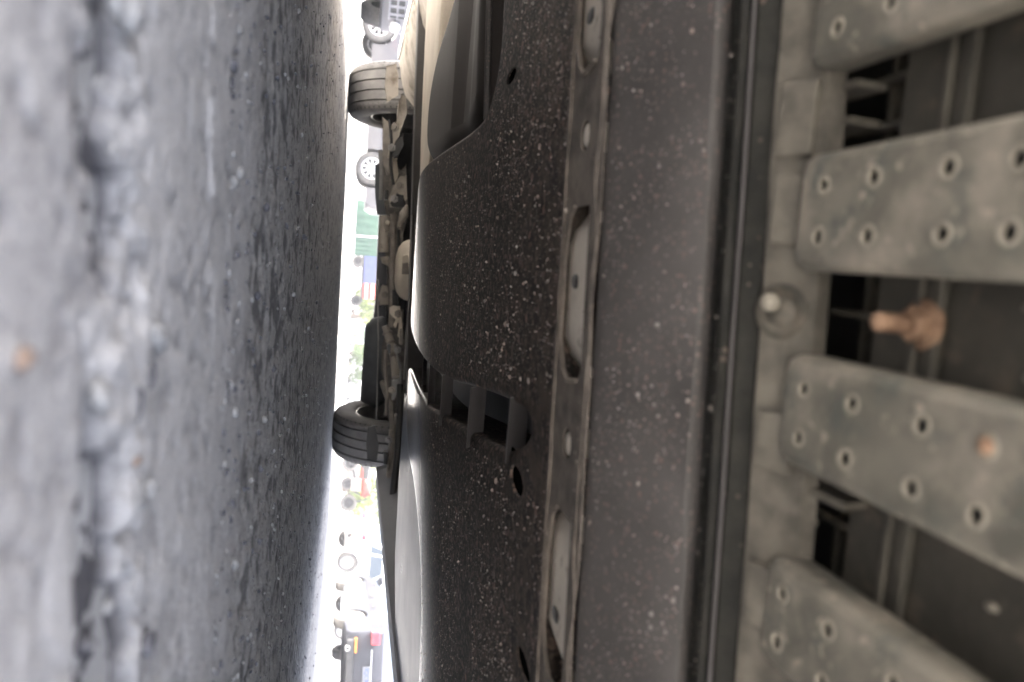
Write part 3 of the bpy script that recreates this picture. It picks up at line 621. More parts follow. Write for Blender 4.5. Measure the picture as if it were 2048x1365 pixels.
def wheel(xc, yc, inner):                            # inner: +1 when the inside of the wheel looks towards +X
    w_ = empty("wheel", (0, 0, 0)); w_.parent = car; w_.location = (xc - 0.08, yc - 1.9, 0.3165)
    mb = MB(); tyre_mesh(mb); mb.build("tyre", [M_tyre, M_groove], w_, angle=0.45, recalc=False)
    mb = MB(); M = Matrix.Rotation(pi / 2, 4, 'Y')
    i_ = inner
    mb.lathe([(0.218, i_ * 0.083), (0.222, i_ * 0.088), (0.212, i_ * 0.090), (0.205, i_ * 0.078), (0.196, i_ * 0.062), (0.190, i_ * 0.040), (0.180, i_ * 0.03), (0.178, -i_ * 0.04), (0.12, -i_ * 0.055), (0.05, -i_ * 0.045), (0.0, -i_ * 0.045)], M, 48)
    mb.build("rim", M_steel, w_, angle=0.6)
    mb = MB(); mb.lathe([(0.0, i_ * 0.01), (0.11, i_ * 0.01), (0.135, i_ * 0.0), (0.135, -i_ * 0.03)], M, 32); mb.build("brake_drum", M_black, w_, angle=0.6)
    return w_
wheel(XWL, 3.42, 1); wheel(XWR, 3.42, -1); wheel(-0.665, 0.61, 1); wheel(0.832, 0.61, -1)
for xc, yy in ((-0.67, 2.60), (0.85, 2.60)): pass

# --- rear suspension, exhaust, floor beams (positions measured along sight lines at their own distance down the car)
def tb(name, pts, r, mat, n=10):
    mb = MB(); mb.tube(pts, r, n); return part(mb, name, mat)
def slab(name, pts, Y, dy, mat, bevel=0.0):           # an outline in the plane across the car at Y, dy deep
    P = [at(x, y, Y) for x, y in pts]
    mb = MB(); mb.prism([(p.x, p.z) for p in P], 'y', Y, Y + dy); return part(mb, name, mat, bevel=bevel)
# lateral floor beam and its bright edge
mb = MB(); a = at(833, 80, 2.15); b = at(806, 960, 2.15)
zb = lambda X: a.z + (b.z - a.z) * (X - a.x) / (b.x - a.x)
vs = [(X, y, zb(X) + dz) for X in (-0.72, 0.80) for y, dz in ((2.12, 0), (2.18, 0), (2.22, 0.05), (2.10, 0.05))]
mb.add(vs, [(0, 1, 2, 3), (4, 5, 6, 7), (0, 1, 5, 4), (1, 2, 6, 5), (2, 3, 7, 6), (3, 0, 4, 7)]); part(mb, "floor_beam", M_beam, bevel=0.006)
tb("brake_line", [at(823, 430, 1.9), at(821, 520, 1.9), at(818, 600, 1.9), at(812, 680, 1.9), at(808, 760, 1.9)], 0.0022, M_steel, 6)
# exhaust: pipe across the back with an elbow
tb("exhaust_pipe", [at(771, 432, 3.1), at(769, 460, 3.1), at(767, 485, 3.1), at(768, 505, 3.1)], 0.021, M_beige, 14)
e0 = at(768, 520, 3.0)
tb("exhaust_elbow", [e0 + Vector((-0.012, 0, 0.0)), e0 + Vector((0.0, 0, 0.004)), e0 + Vector((0.006, 0.006, 0.02)), e0 + Vector((0.006, 0.01, 0.05)), e0 + Vector((0.006, 0.012, 0.10))], [0.015, 0.018, 0.019, 0.018, 0.017], M_beige, 16)
tb("cross_tube", [at(787, 428, 2.75), at(785, 520, 2.75), at(783, 655, 2.75)], 0.0125, M_brown, 10)
# spare-wheel well: pale shallow bowl
wc = at(806, 541, 2.55)
mb = MB(); mb.lathe([(0.02, 0.001), (0.05, 0.003), (0.078, 0.010), (0.094, 0.022), (0.104, 0.038), (0.109, 0.062), (0.112, 0.09)], Matrix.Translation((wc.x, wc.y + 0.06, at(791, 541, 2.55).z)), 36); part(mb, "spare_wheel_well", M_cream)
slab("hanger_block", [(806, 514), (815, 510), (816, 524), (806, 526)], 2.4, 0.02, M_cream, 0.002)
slab("hanger_rubber", [(806, 526), (816, 525), (817, 548), (805, 548)], 2.42, 0.03, M_brown, 0.002)
# tapered bushing and bracket, forked pressed arm
slab("tapered_bracket", [(762, 575), (766, 571), (775, 573), (779, 585), (778, 608), (760, 610), (758, 596)], 3.05, 0.03, M_beige, 0.004)
slab("forked_arm", [(781, 616), (787, 612), (800, 614), (802, 630), (803, 655), (799, 676), (796, 672), (798, 650), (796, 643), (791, 654), (788, 650), (792, 640), (786, 632), (781, 626)], 2.6, 0.02, M_cream, 0.003)
slab("dark_box", [(788, 583), (808, 576), (812, 600), (806, 616), (788, 614)], 2.7, 0.06, M_black, 0.006)
# jointed link on the right
lk = [at(770, 652, 2.9), at(775, 666, 2.9), at(783, 690, 2.85), at(790, 715, 2.8), at(793, 755, 2.75)]
tb("jointed_link", lk, [0.013, 0.015, 0.0165, 0.018, 0.018], M_beige, 12)
for p, q in ((lk[0], lk[1]), (lk[1], lk[2]), (lk[2], lk[3])):
    c = q; d = (q - p).normalized(); tb("clamp_band", [c - d * 0.004, c + d * 0.004], 0.0205, M_brown, 12)
tb("brake_hose", [at(772, 610, 2.95), at(775, 625, 2.95), at(774, 640, 2.95), at(778, 655, 2.95)], 0.0045, M_black, 6)
tb("lateral_link", [at(765, 765, 2.95), at(772, 785, 2.9), at(783, 812, 2.85), at(786, 850, 2.8), at(784, 905, 2.7), at(780, 960, 2.6), at(776, 1005, 2.5)], 0.0125, M_brown, 10)
tb("lateral_link", [at(800, 770, 2.6), at(800, 830, 2.55), at(796, 900, 2.5), at(789, 960, 2.45), at(784, 1010, 2.4)], 0.012, M_black, 10)
slab("bracket_end", [(784, 762), (798, 758), (799, 772), (788, 800), (784, 800)], 2.75, 0.02, M_steel, 0.002)
tb("handbrake_cable", [at(756, 560 + 30 * k, 3.15) if k < 4 else at(757 - (k - 4) * 1.0, 680 + 40 * (k - 4), 3.15) for k in range(9)], 0.003, M_steel, 6)
# dark silencer behind, low on the right
mb = MB(); s0 = at(757, 655, 3.5); s1 = at(748, 800, 3.5); mb.tube([s0 + Vector((-0.05, 0, 0.02)), s0 + Vector((-0.025, 0, 0.01)), s0, s1, s1 + Vector((0.03, 0, 0.02))], [0.008, 0.045, 0.062, 0.066, 0.02], 20); part(mb, "silencer", M_glare_grey)
# left trailing arm and spring, mud caked
def caked(name, pts, Y, dy, mat):
    P = [at(x, y, Y) for x, y in pts]; mb = MB(); mb.prism([(p.x, p.z) for p in P], 'y', Y, Y + dy); return part(mb, name, mat, bevel=0.004)
caked("trailing_arm", [(804, 190), (812, 195), (812, 225), (800, 265), (795, 290), (790, 312), (777, 314), (782, 285), (786, 262), (795, 232), (797, 205)], 2.85, 0.06, M_beige)
caked("arm_bush", [(791, 283), (800, 272), (806, 270), (806, 290), (796, 312), (782, 314), (786, 300)], 2.8, 0.03, M_black)
caked("arm_plate", [(787, 318), (793, 318), (795, 350), (790, 372), (787, 350)], 2.9, 0.03, M_cream)
caked("upright", [(766, 236), (786, 250), (786, 300), (784, 340), (775, 350), (766, 320)], 3.05, 0.05, M_brown)
caked("spring_seat", [(785, 372), (800, 350), (812, 352), (812, 398), (797, 414), (781, 414), (779, 398)], 2.75, 0.05, M_beige)
caked("rubber_stop", [(783, 407), (795, 388), (806, 392), (810, 412), (800, 416), (786, 412)], 2.70, 0.04, M_black)
sp = []
for k in range(64):
    t = k / 63; a = 2 * pi * 4.0 * t; base = at(800 + 14 * t, 440 - 18 * t, 2.65); sp.append(base + Vector((0.02 * cos(a), 0.02 * sin(a), 0)))
tb("gaiter_coil", sp, 0.006, M_beige, 6)
caked("ball_joint", [(770, 440), (776, 452), (790, 446), (796, 444), (797, 452), (786, 460), (772, 464), (769, 452)], 2.85, 0.03, M_beige)
for (x, y, r) in ((775, 446, 0.010), (788, 449, 0.010)):
    mb = MB(); mb.lathe([(0.0, -r), (r * 0.7, -r * 0.7), (r, 0), (r * 0.7, r * 0.7), (0, r)], Matrix.Translation(at(x, y, 2.83)), 12); part(mb, "ball_stud", M_cream)
tb("damper", [at(764, 330, 3.3), at(766, 390, 3.3), at(768, 430, 3.3)], [0.030, 0.034, 0.03], M_glare_grey, 14)
# subframe pressing behind the arms
slab("subframe", [(762, 318), (775, 332), (784, 322), (800, 340), (812, 330), (814, 430), (806, 470), (812, 560), (806, 640), (812, 720), (806, 800), (800, 900), (788, 1000), (766, 1000), (770, 930), (778, 860), (774, 800), (764, 742), (766, 690), (775, 655), (770, 600), (776, 556), (771, 500), (777, 452), (768, 400)], 3.2, 0.05, M_subframe, 0.004)
# hoses, clips and bolt heads among the arms
for pts, r, mt_ in (([(779, 240), (783, 280), (781, 330), (787, 370)], 0.005, M_black), ([(760, 300), (763, 345), (761, 400)], 0.006, M_steel), ([(797, 460), (800, 520), (796, 575), (801, 640)], 0.005, M_black),
                    ([(772, 700), (770, 740), (775, 780), (772, 830)], 0.006, M_brown), ([(790, 690), (801, 740), (803, 800), (797, 860)], 0.005, M_steel), ([(781, 860), (779, 920), (772, 980)], 0.006, M_beige)):
    tb("hose", [at(x, y, 2.62) for x, y in pts], r, mt_, 8)
for (x, y, Y, mt_) in ((790, 256, 2.6, M_brown), (784, 296, 2.6, M_steel), (800, 372, 2.6, M_brown), (789, 398, 2.6, M_steel), (783, 470, 2.6, M_brown), (770, 590, 2.9, M_brown), (797, 628, 2.5, M_brown), (795, 700, 2.6, M_steel), (784, 780, 2.6, M_beige), (778, 880, 2.6, M_steel)):
    mb = MB(); c = at(x, y, Y); mb.lathe([(0, -0.012), (0.008, -0.012), (0.009, -0.004), (0.014, -0.004), (0.014, 0.002)], Matrix.Translation(c) @ Matrix.Rotation(radians(-70), 4, 'X'), 6, smooth=False); part(mb, "bolt_head", mt_)
for x0, y0, x1, y1, Y in ((786, 245, 792, 262, 2.7), (779, 262, 784, 276, 2.75), (770, 380, 776, 400, 2.8), (800, 660, 806, 690, 2.5), (775, 690, 781, 708, 2.7), (790, 830, 797, 850, 2.55), (768, 905, 775, 930, 2.6)):
    P0 = at(x0, y0, Y); P1 = at(x1, y1, Y); mb = MB(); mb.box((min(P0.x, P1.x), Y, min(P0.z, P1.z)), (max(P0.x, P1.x), Y + 0.03, max(P0.z, P1.z))); part(mb, "clip", random.choice((M_black, M_brown, M_glare_grey)), bevel=0.003)
# plate against the tread on both wheels
slab("mud_flap", [(773, 133), (792, 128), (797, 150), (795, 190), (774, 205), (771, 170)], 2.80, 0.012, M_beige, 0.003)["label"] = "dust coated plate against the sunlit tyre"
slab("mud_flap", [(737, 855), (750, 850), (756, 890), (752, 922), (735, 920), (734, 885)], 2.84, 0.012, M_black, 0.003)
# rough mud-caked inner sill on the left
mb = MB(); vs = []; n = 40
for k in range(n + 1):
    y = 1.95 + 1.0 * k / n
    for (dx, dz) in ((-0.06, 0.05), (-0.045, 0.004), (0.0, 0.0), (0.05, 0.010), (0.11, 0.03), (0.16, 0.07)):
        vs.append((-0.70 + dx + 0.004 * sin(k * 1.7 + dx * 90), y, 0.192 + dz + 0.004 * sin(k * 2.3 + dx * 60)))
mb.add(vs, [(k * 6 + j, k * 6 + j + 1, k * 6 + 7 + j, k * 6 + 6 + j) for k in range(n) for j in range(5)], 0, True); part(mb, "inner_sill", M_beige)

# ================================================================== STONES AND GRIT
M_stone = pm("pale_stone", (0.24, 0.235, 0.225), (0.36, 0.35, 0.33), 90, 0.85, bump=0.0008, bscale=260)
M_stone2 = pm("dark_stone", (0.07, 0.07, 0.08), (0.15, 0.145, 0.15), 90, 0.8, bump=0.0008, bscale=260)
M_stone3 = pm("brown_stone", (0.19, 0.135, 0.10), (0.28, 0.20, 0.15), 120, 0.85, bump=0.0006, bscale=260)
def rock(mb, c, s, mi=0, n=1):
    bm = bmesh.new(); bmesh.ops.create_icosphere(bm, subdivisions=n, radius=1.0)
    rot = Matrix.Rotation(random.uniform(0, 6.28), 3, 'Z') @ Matrix.Rotation(random.uniform(-0.5, 0.5), 3, 'X')
    k = [random.uniform(0.75, 1.2) for _ in bm.verts]
    vs = [Vector(c) + rot @ Vector((v.co.x * s[0] * k[i], v.co.y * s[1] * k[i], v.co.z * s[2] * k[i])) for i, v in enumerate(bm.verts)]
    fs = [[v.index for v in f.verts] for f in bm.faces]; bm.free(); mb.add(vs, fs, mi, True)
joint_y = lambda X: 0.208 + 0.05 * (float(fbm(np.array([X * 7 + 2.0]), np.array([1.5]), 3, 21)[0]) - 0.5)
stone_specs = [("stone", M_stone, "pale stone chip wedged in the broken concrete joint", "pale stone chips in the broken joint", 14),
               ("stone", M_stone2, "dark grey stone chip wedged in the broken concrete joint", "dark stone chips in the broken joint", 9)]
for nm, mt_, lab, grp, cnt in stone_specs:
    for i in range(cnt):
        X = random.uniform(-0.10, 0.16); Y = joint_y(X) + random.gauss(0, 0.017)
        sz = random.uniform(0.0018, 0.0048); mb = MB(); rock(mb, (0, 0, 0), (sz * random.uniform(1, 1.7), sz, sz * 0.6), 0, 2)
        tag(mb.build(nm, mt_, loc=(X, Y, sz * 0.25)), lab, "stone", grp)
mb = MB(); rock(mb, (0, 0, 0), (0.0032, 0.0022, 0.0016), 0, 2); tag(mb.build("stone", M_stone3, loc=(0.024, 0.144, 0.001)), "small rust-brown stone alone on the smooth concrete", "stone")
mb = MB(); rock(mb, (0, 0, 0), (0.0030, 0.0014, 0.0014), 0, 2); tag(mb.build("stone", M_stone3, loc=(0.062, 0.212, 0.002)), "orange-brown stone chip at the edge of the broken joint", "stone")
mb = MB()
for i in range(1500):
    Y = 0.36 + 2.6 * random.random() ** 2.2; X = random.uniform(-0.9, 0.95) * (0.25 + 0.5 * Y); s = random.uniform(0.0006, 0.0018) * (1 if random.random() < 0.9 else 1.9)
    rock(mb, (X, Y, -0.0004 + s * 0.3), (s * 1.3, s, s * 0.8), random.choice((0, 1, 1, 1)), 1)
tag(mb.build("gravel", [M_stone, M_stone2, M_stone3]), kind="stuff")

# ================================================================== THE LOT BEYOND
M_white = pm("white_paint", (0.78, 0.78, 0.78), (0.8, 0.8, 0.8), 2, 0.35, coat=0.6)
M_dark = pm("dark_grey_car_paint", (0.036, 0.038, 0.046), (0.042, 0.044, 0.053), 2, 0.45, spec=0.15)
M_silver = pm("silver_paint", (0.17, 0.17, 0.185), (0.20, 0.20, 0.215), 2, 0.4, metal=0.3, spec=0.3)
M_grey = pm("mid_grey_paint", (0.09, 0.088, 0.095), (0.11, 0.107, 0.115), 2, 0.4, coat=0.4)
M_glass = pm("tinted_glass", (0.05, 0.065, 0.08), (0.06, 0.075, 0.09), 1, 0.06, spec=0.8)
M_trim = pm("black_trim", (0.025, 0.025, 0.026), (0.04, 0.04, 0.042), 10, 0.5)
M_alloy = pm("alloy", (0.6, 0.6, 0.6), (0.66, 0.66, 0.66), 8, 0.35, metal=0.7)
M_red = pm("red_lamp", (0.55, 0.03, 0.05), (0.62, 0.04, 0.06), 12, 0.25, coat=0.5)
M_amber = pm("amber_lamp", (0.6, 0.2, 0.04), (0.65, 0.25, 0.05), 12, 0.25)
M_blue = pm("plate_blue", (0.01, 0.035, 0.16), (0.012, 0.04, 0.18), 12, 0.4)
M_plate = pm("pale_plate", (0.12, 0.13, 0.15), (0.13, 0.14, 0.16), 6, 0.6)
M_chrome = pm("chrome", (0.7, 0.7, 0.72), (0.75, 0.75, 0.76), 8, 0.15, metal=1.0)
M_redp = pm("red_paint", (0.5, 0.045, 0.035), (0.58, 0.06, 0.05), 6, 0.45)
M_bluep = pm("blue_paint", (0.05, 0.065, 0.17), (0.065, 0.08, 0.21), 6, 0.45)
M_green = pm("green_tarp", (0.032, 0.075, 0.052), (0.05, 0.105, 0.072), 3, 0.7, stains=((5, 0.58, 0.66, (0.05, 0.09, 0.07), (1, 1, 1)),))
M_leaf = pm("leaf_green", (0.055, 0.10, 0.025), (0.11, 0.17, 0.045), 3, 0.6)
M_leaf2 = pm("leaf_yellow_green", (0.10, 0.15, 0.03), (0.17, 0.21, 0.05), 3, 0.6)
M_bark = pm("bark", (0.09, 0.07, 0.05), (0.15, 0.12, 0.09), 12, 0.9, bump=0.01, bscale=20)
M_wall = pm("pale_render", (0.62, 0.60, 0.56), (0.70, 0.68, 0.64), 1.5, 0.85)
M_skin = pm("skin", (0.45, 0.28, 0.2), (0.5, 0.32, 0.23), 10, 0.6)
M_cloth = pm("light_cloth", (0.6, 0.6, 0.62), (0.7, 0.7, 0.72), 12, 0.85)

def road_wheel(parent, x, y, R, side, mat_rim=None, wd=0.2, spokes=10):
    wh = empty("wheel", (x, y, R)); wh.parent = parent
    M = Matrix.Rotation(pi / 2, 4, 'Y')
    mb = MB(); h = wd / 2
    mb.lathe([(R * 0.66, -h * 0.9), (R * 0.78, -h), (R * 0.93, -h), (R, -h * 0.75), (R, h * 0.75), (R * 0.93, h), (R * 0.78, h), (R * 0.66, h * 0.9)], M, 32); mb.build("tyre", M_tyre, wh)
    mb = MB(); sx = side * h * 0.8
    mb.lathe([(R * 0.66, sx), (R * 0.60, sx), (R * 0.58, sx - side * 0.03)], M, 28)
    for k in range(spokes):
        a = 2 * pi * k / spokes; q = Matrix.Rotation(a, 4, 'X')
        mb.box((min(sx, sx - side * 0.03), R * 0.1, -R * 0.055), (max(sx, sx - side * 0.03), R * 0.62, R * 0.055), 0, q)
    mb.lathe([(R * 0.16, sx - side * 0.03), (R * 0.16, sx + side * 0.005), (0, sx + side * 0.01)], M, 16)
    mb.build("rim", mat_rim or M_alloy, wh)
    mb = MB(); mb.lathe([(R * 0.57, sx - side * 0.05), (0, sx - side * 0.05)], M, 20); mb.build("brake_disc", M_trim, wh)
    return wh

def car_at(name, p, head, paint, label, L=4.5, W=1.78, kind='sedan', group=None, plate=None, grille=False, R=0.315, rim=None, hatch=False):
    root = empty(name, p, head, label, "car", group)
    hl = L / 2; wb = L * 0.59; fa = hl - L * 0.195; ra = fa - wb; hw = W / 2; bt = 0.96
    def arc(cy): return [(cy + (R + 0.06) * cos(a), R + (R + 0.06) * sin(a)) for a in np.linspace(pi + 0.3, -0.3, 13)]
    rear_top = [(-hl + 0.02, 0.78), (-hl + 0.10, 0.97), (-hl + 0.30, 1.02)] if not hatch else [(-hl + 0.02, 0.80), (-hl + 0.08, 0.98), (-hl + 0.16, 1.02)]
    prof = [(-hl + 0.10, 0.27), (ra - R - 0.12, 0.235)] + arc(ra) + [(ra + R + 0.12, 0.2), (fa - R - 0.12, 0.2)] + arc(fa) + [(fa + R + 0.10, 0.22), (hl - 0.10, 0.22), (hl - 0.02, 0.34), (hl, 0.52), (hl - 0.05, 0.68), (hl - 0.22, 0.80), (hl - 1.05, 0.97)] + rear_top[::-1] + [(-hl, 0.55), (-hl + 0.02, 0.36)]
    def shape(v):
        x, y, z = v; t = abs(y) / hl
        k = 1 - 0.16 * max(0, (t - 0.78) / 0.22) ** 2 - 0.05 * max(0, (z - 0.62) / 0.4) ** 2 - 0.04 * max(0, (0.45 - z) / 0.25)
        return (x * k, y, z)
    mb = MB(); n = len(prof); xsn = (-hw, -hw * 0.96, -hw * 0.5, 0, hw * 0.5, hw * 0.96, hw); sh = (0.035, 0, 0, 0, 0, 0, 0.035)
    cyb = 0.0; czb = 0.6; vs = []
    for x, d in zip(xsn, sh):
        for (yy, zz) in prof:
            top = zz > 0.7 or abs(yy) > hl - 0.2
            yv = yy - (d if top else 0) * np.sign(yy) * (abs(yy) > hl - 0.25); zv = zz - (d if zz > 0.75 else 0)
            ends = (1 - (abs(x) / hw) ** 2.6) * 0.10 if abs(yy) > hl - 0.25 else 0.10
            vs.append(shape((x, yv + np.sign(yy) * (ends - 0.10), zv)))
    fs = [(i * n + j, i * n + (j + 1) % n, (i + 1) * n + (j + 1) % n, (i + 1) * n + j) for i in range(len(xsn) - 1) for j in range(n)]
    tri = tessellate_polygon([[Vector((a, b, 0)) for a, b in prof]])
    fs += [tuple(t) for t in tri] + [tuple(i + (len(xsn) - 1) * n for i in t) for t in tri]
    mb.add(vs, fs); mb.build("body", paint, root, angle=0.6)
    # greenhouse: roof on pillars, glass panes as parts
    fb, ft, rt, rbk = hl - 1.10, hl - 1.85, -hl + (1.25 if not hatch else 0.55), -hl + (0.55 if not hatch else 0.14)
    zr = 1.44 if not hatch else 1.55; wb_, wt = hw * 0.93, hw * 0.72
    B = [(-wb_, fb, bt), (wb_, fb, bt), (wb_, rbk, bt + 0.03), (-wb_, rbk, bt + 0.03)]; T = [(-wt, ft, zr), (wt, ft, zr), (wt, rt, zr - 0.02), (-wt, rt, zr - 0.02)]
    mb = MB(); mb.add(B + T, [(0, 1, 5, 4), (1, 2, 6, 5), (2, 3, 7, 6), (3, 0, 4, 7), (4, 5, 6, 7)]); mb.build("roof", paint, root, bevel=0.05, angle=0.7)
    def pane(a, b, c, d, nm, off):
        a, b, c, d = (Vector(q) for q in (a, b, c, d)); nn = (b - a).cross(d - a).normalized(); ctr = (a + b + c + d) / 4
        if nn.dot(ctr - Vector((0, 0, 0.9))) < 0: nn = -nn
        q = [v + nn * 0.012 for v in (a, b, c, d)]; mb = MB(); mb.add(q + [v - nn * 0.02 for v in q], [(0, 1, 2, 3), (4, 5, 6, 7), (0, 1, 5, 4), (1, 2, 6, 5), (2, 3, 7, 6), (3, 0, 4, 7)]); mb.build(nm, M_glass, root)
    def lerp(p, q, t): return tuple(p[i] + (q[i] - p[i]) * t for i in range(3))
    def sub(q, u0, u1, v0, v1):
        a, b, c, d = q
        f = lambda u, v: lerp(lerp(a, b, u), lerp(d, c, u), v)
        return f(u0, v0), f(u1, v0), f(u1, v1), f(u0, v1)
    pane(*sub((B[0], B[1], T[1], T[0]), .07, .93, .05, .92), "windscreen", 0)
    pane(*sub((B[2], B[3], T[3], T[2]), .09, .91, .08, .88), "rear_window", 0)
    for q in ((B[1], B[2], T[2], T[1]), (B[3], B[0], T[0], T[3])):
        rev = q[0] == B[3]
        for (u0, u1) in ((.10, .46), (.50, .82), (.85, .95)):
            if rev: u0, u1 = 1 - u1, 1 - u0
            pane(*sub(q, u0, u1, .10, .86), "side_window", 0)
    for sx in (-1, 1):
        road_wheel(root, sx * (hw - 0.11), fa, R, sx, rim); road_wheel(root, sx * (hw - 0.11), ra, R, sx, rim)
        mb = MB(); mb.box((sx * hw * 0.80 - 0.13, -hl - 0.012, 0.74), (sx * hw * 0.80 + 0.11, -hl + 0.16, 0.90)); mb.build("tail_lamp", M_red, root, bevel=0.02)
        mb = MB(); mb.box((sx * hw * 0.72 - 0.17, hl - 0.22, 0.60), (sx * hw * 0.72 + 0.17, hl - 0.02, 0.74)); mb.build("headlamp", M_alloy, root, bevel=0.03)
        mb = MB(); mb.box((sx * hw * 1.0 - 0.02, fb - 0.35, bt + 0.02), (sx * (hw + 0.16), fb - 0.22, bt + 0.14) if sx > 0 else (sx * hw + 0.02, fb - 0.22, bt + 0.14)) if sx > 0 else mb.box((-hw - 0.16, fb - 0.35, bt + 0.02), (-hw + 0.02, fb - 0.22, bt + 0.14)); mb.build("wing_mirror", paint, root, bevel=0.03)
        for yy in (0.05, -0.75):
            mb = MB(); mb.box((sx * hw * 0.985 - 0.012, yy - 0.09, 0.80), (sx * hw * 0.985 + 0.02, yy + 0.09, 0.83)); mb.build("door_handle", M_chrome, root)
    mb = MB(); mb.box((-hw * 0.80, -hl - 0.02, 0.28), (hw * 0.80, -hl + 0.12, 0.42)); mb.build("rear_bumper", M_trim, root, bevel=0.02)
    mb = MB(); mb.box((-hw * 0.6, -hl - 0.025, 0.745), (hw * 0.6, -hl + 0.02, 0.765)); mb.build("boot_trim", M_chrome, root)
    for sx in (-1, 1):
        mb = MB(); mb.lathe([(0.045, 0), (0.045, 0.10), (0.038, 0.10), (0.038, 0.0)], Matrix.Translation((sx * 0.58, -hl + 0.06, 0.30)) @ Matrix.Rotation(pi / 2, 4, 'X'), 14); mb.build("tailpipe", M_chrome, root)
        mb = MB(); mb.box((sx * 0.62 - 0.13, -hl - 0.028, 0.43), (sx * 0.62 + 0.13, -hl + 0.05, 0.47)); mb.build("rear_reflector", M_amber, root)
    if plate:
        mb = MB(); mb.box((-0.22, -hl - 0.035, 0.60), (0.22, -hl - 0.01, 0.74)); pl = mb.build("number_plate", M_plate, root)
        cu = bpy.data.curves.new("plate_lettering", 'FONT'); cu.body = plate; cu.size = 0.115; cu.align_x = 'CENTER'; cu.align_y = 'CENTER'; cu.extrude = 0.001
        tmp = bpy.data.objects.new("plate_lettering", cu); COL.objects.link(tmp); bpy.context.view_layer.update()
        me = bpy.data.meshes.new_from_object(tmp.evaluated_get(bpy.context.evaluated_depsgraph_get())); bpy.data.objects.remove(tmp)
        me.materials.clear(); me.materials.append(M_blue)
        t = bpy.data.objects.new("plate_lettering", me); COL.objects.link(t); t.parent = pl; t.location = (0, -hl - 0.037, 0.67); t.rotation_euler = (pi / 2, 0, 0)
    if grille:
        g = empty("front_grille", (0, hl, 0)); g.parent = root
        mb = MB(); mb.box((-0.62, -0.10, 0.30), (0.62, -0.012, 0.46)); mb.build("grille_back", M_trim, g)
        for zz in (0.295, 0.378, 0.462):
            mb = MB(); mb.box((-0.64, -0.06, zz - 0.009), (0.64, 0.012, zz + 0.009)); mb.build("grille_rail", paint, g)
        for k in range(16):
            x = -0.585 + 0.078 * k; mb = MB(); mb.box((x - 0.012, -0.06, 0.30), (x + 0.012, 0.006, 0.46)); mb.build("grille_bar", paint, g)
        for sx in (-1, 1):
            mb = MB(); mb.lathe([(0, 0.02), (0.05, 0.015), (0.06, 0)], Matrix.Translation((sx * 0.72, -0.06, 0.36)) @ Matrix.Rotation(-pi / 2, 4, 'X'), 16); mb.build("fog_lamp", M_alloy, g)
    return root
HD = -YAW                                             # a heading of 0 here points straight away from the camera
# dark sedan, tail towards us, right of the frame
pD = far(1280, 16.6); car_at("parked_car", (pD.x, pD.y, 0), HD - radians(4), M_dark, "dark grey sedan parked tail towards the viewer with blue letters on its number plate", plate="IQCR07", L=4.7, W=1.8)
pW = far(1170, 25.5); car_at("parked_car", (pW.x, pW.y, 0), HD - radians(78), M_white, "white hatchback parked side on beyond the dark sedan", hatch=True, L=4.2)
pG = far(-127, 9.4); car_at("parked_car", (pG.x, pG.y, 0), HD + radians(215), M_silver, "silver car facing the viewer with a slatted lower grille, left of the near tyre", grille=True, L=4.6)
pS = far(228, 15.5); car_at("parked_car", (pS.x, pS.y, 0), HD - radians(82), M_grey, "grey car parked side on with a ten spoke wheel, seen past the left tyre", L=4.6, R=0.32)
pF = far(686, 62); car_at("parked_car", (pF.x, pF.y, 0), HD + radians(176), M_white, "small white car far off facing the viewer below the foliage", L=4.2, hatch=True)
pH = far(775, 48); car_at("parked_car", (pH.x, pH.y, 0), HD + radians(150), M_white, "white car standing far off just above the right tyre", L=4.2, hatch=True)

# cargo tricycle: blue box, red and white front
def tricycle(p, head):
    root = empty("cargo_tricycle", p, head, "blue cargo tricycle with a red and white striped box end", "tricycle")
    def bx(nm, a, b, mt_, bev=0.02, par=None): m_ = MB(); m_.box(a, b); return m_.build(nm, mt_, par or root, bevel=bev)
    bx("chassis", (-0.45, -0.95, 0.38), (0.45, 1.0, 0.46), M_trim)
    bx("cargo_box", (-0.5, -0.95, 0.46), (0.5, 0.25, 1.45), M_bluep)
    bx("box_stripe", (-0.508, -0.955, 0.95), (0.508, 0.258, 1.10), M_white, 0.0)
    bx("end_panel", (-0.47, 0.26, 0.46), (0.47, 0.85, 1.15), M_redp)
    for z in (0.55, 0.78, 1.0): bx("panel_stripe", (-0.478, 0.255, z), (0.478, 0.858, z + 0.09), M_white, 0.0)
    bx("windscreen", (-0.4, 0.84, 1.15), (0.4, 0.87, 1.7), M_glass, 0.0); bx("roof", (-0.5, -0.2, 1.7), (0.5, 0.95, 1.76), M_bluep)
    for x, y in ((-0.40, -0.6), (0.40, -0.6), (0.0, 0.95)): road_wheel(root, x, y, 0.22, 1 if x >= 0 else -1, M_trim, 0.1, 8)
    return root
pT = far(572, 30); tricycle((pT.x, pT.y, 0), HD - radians(88))
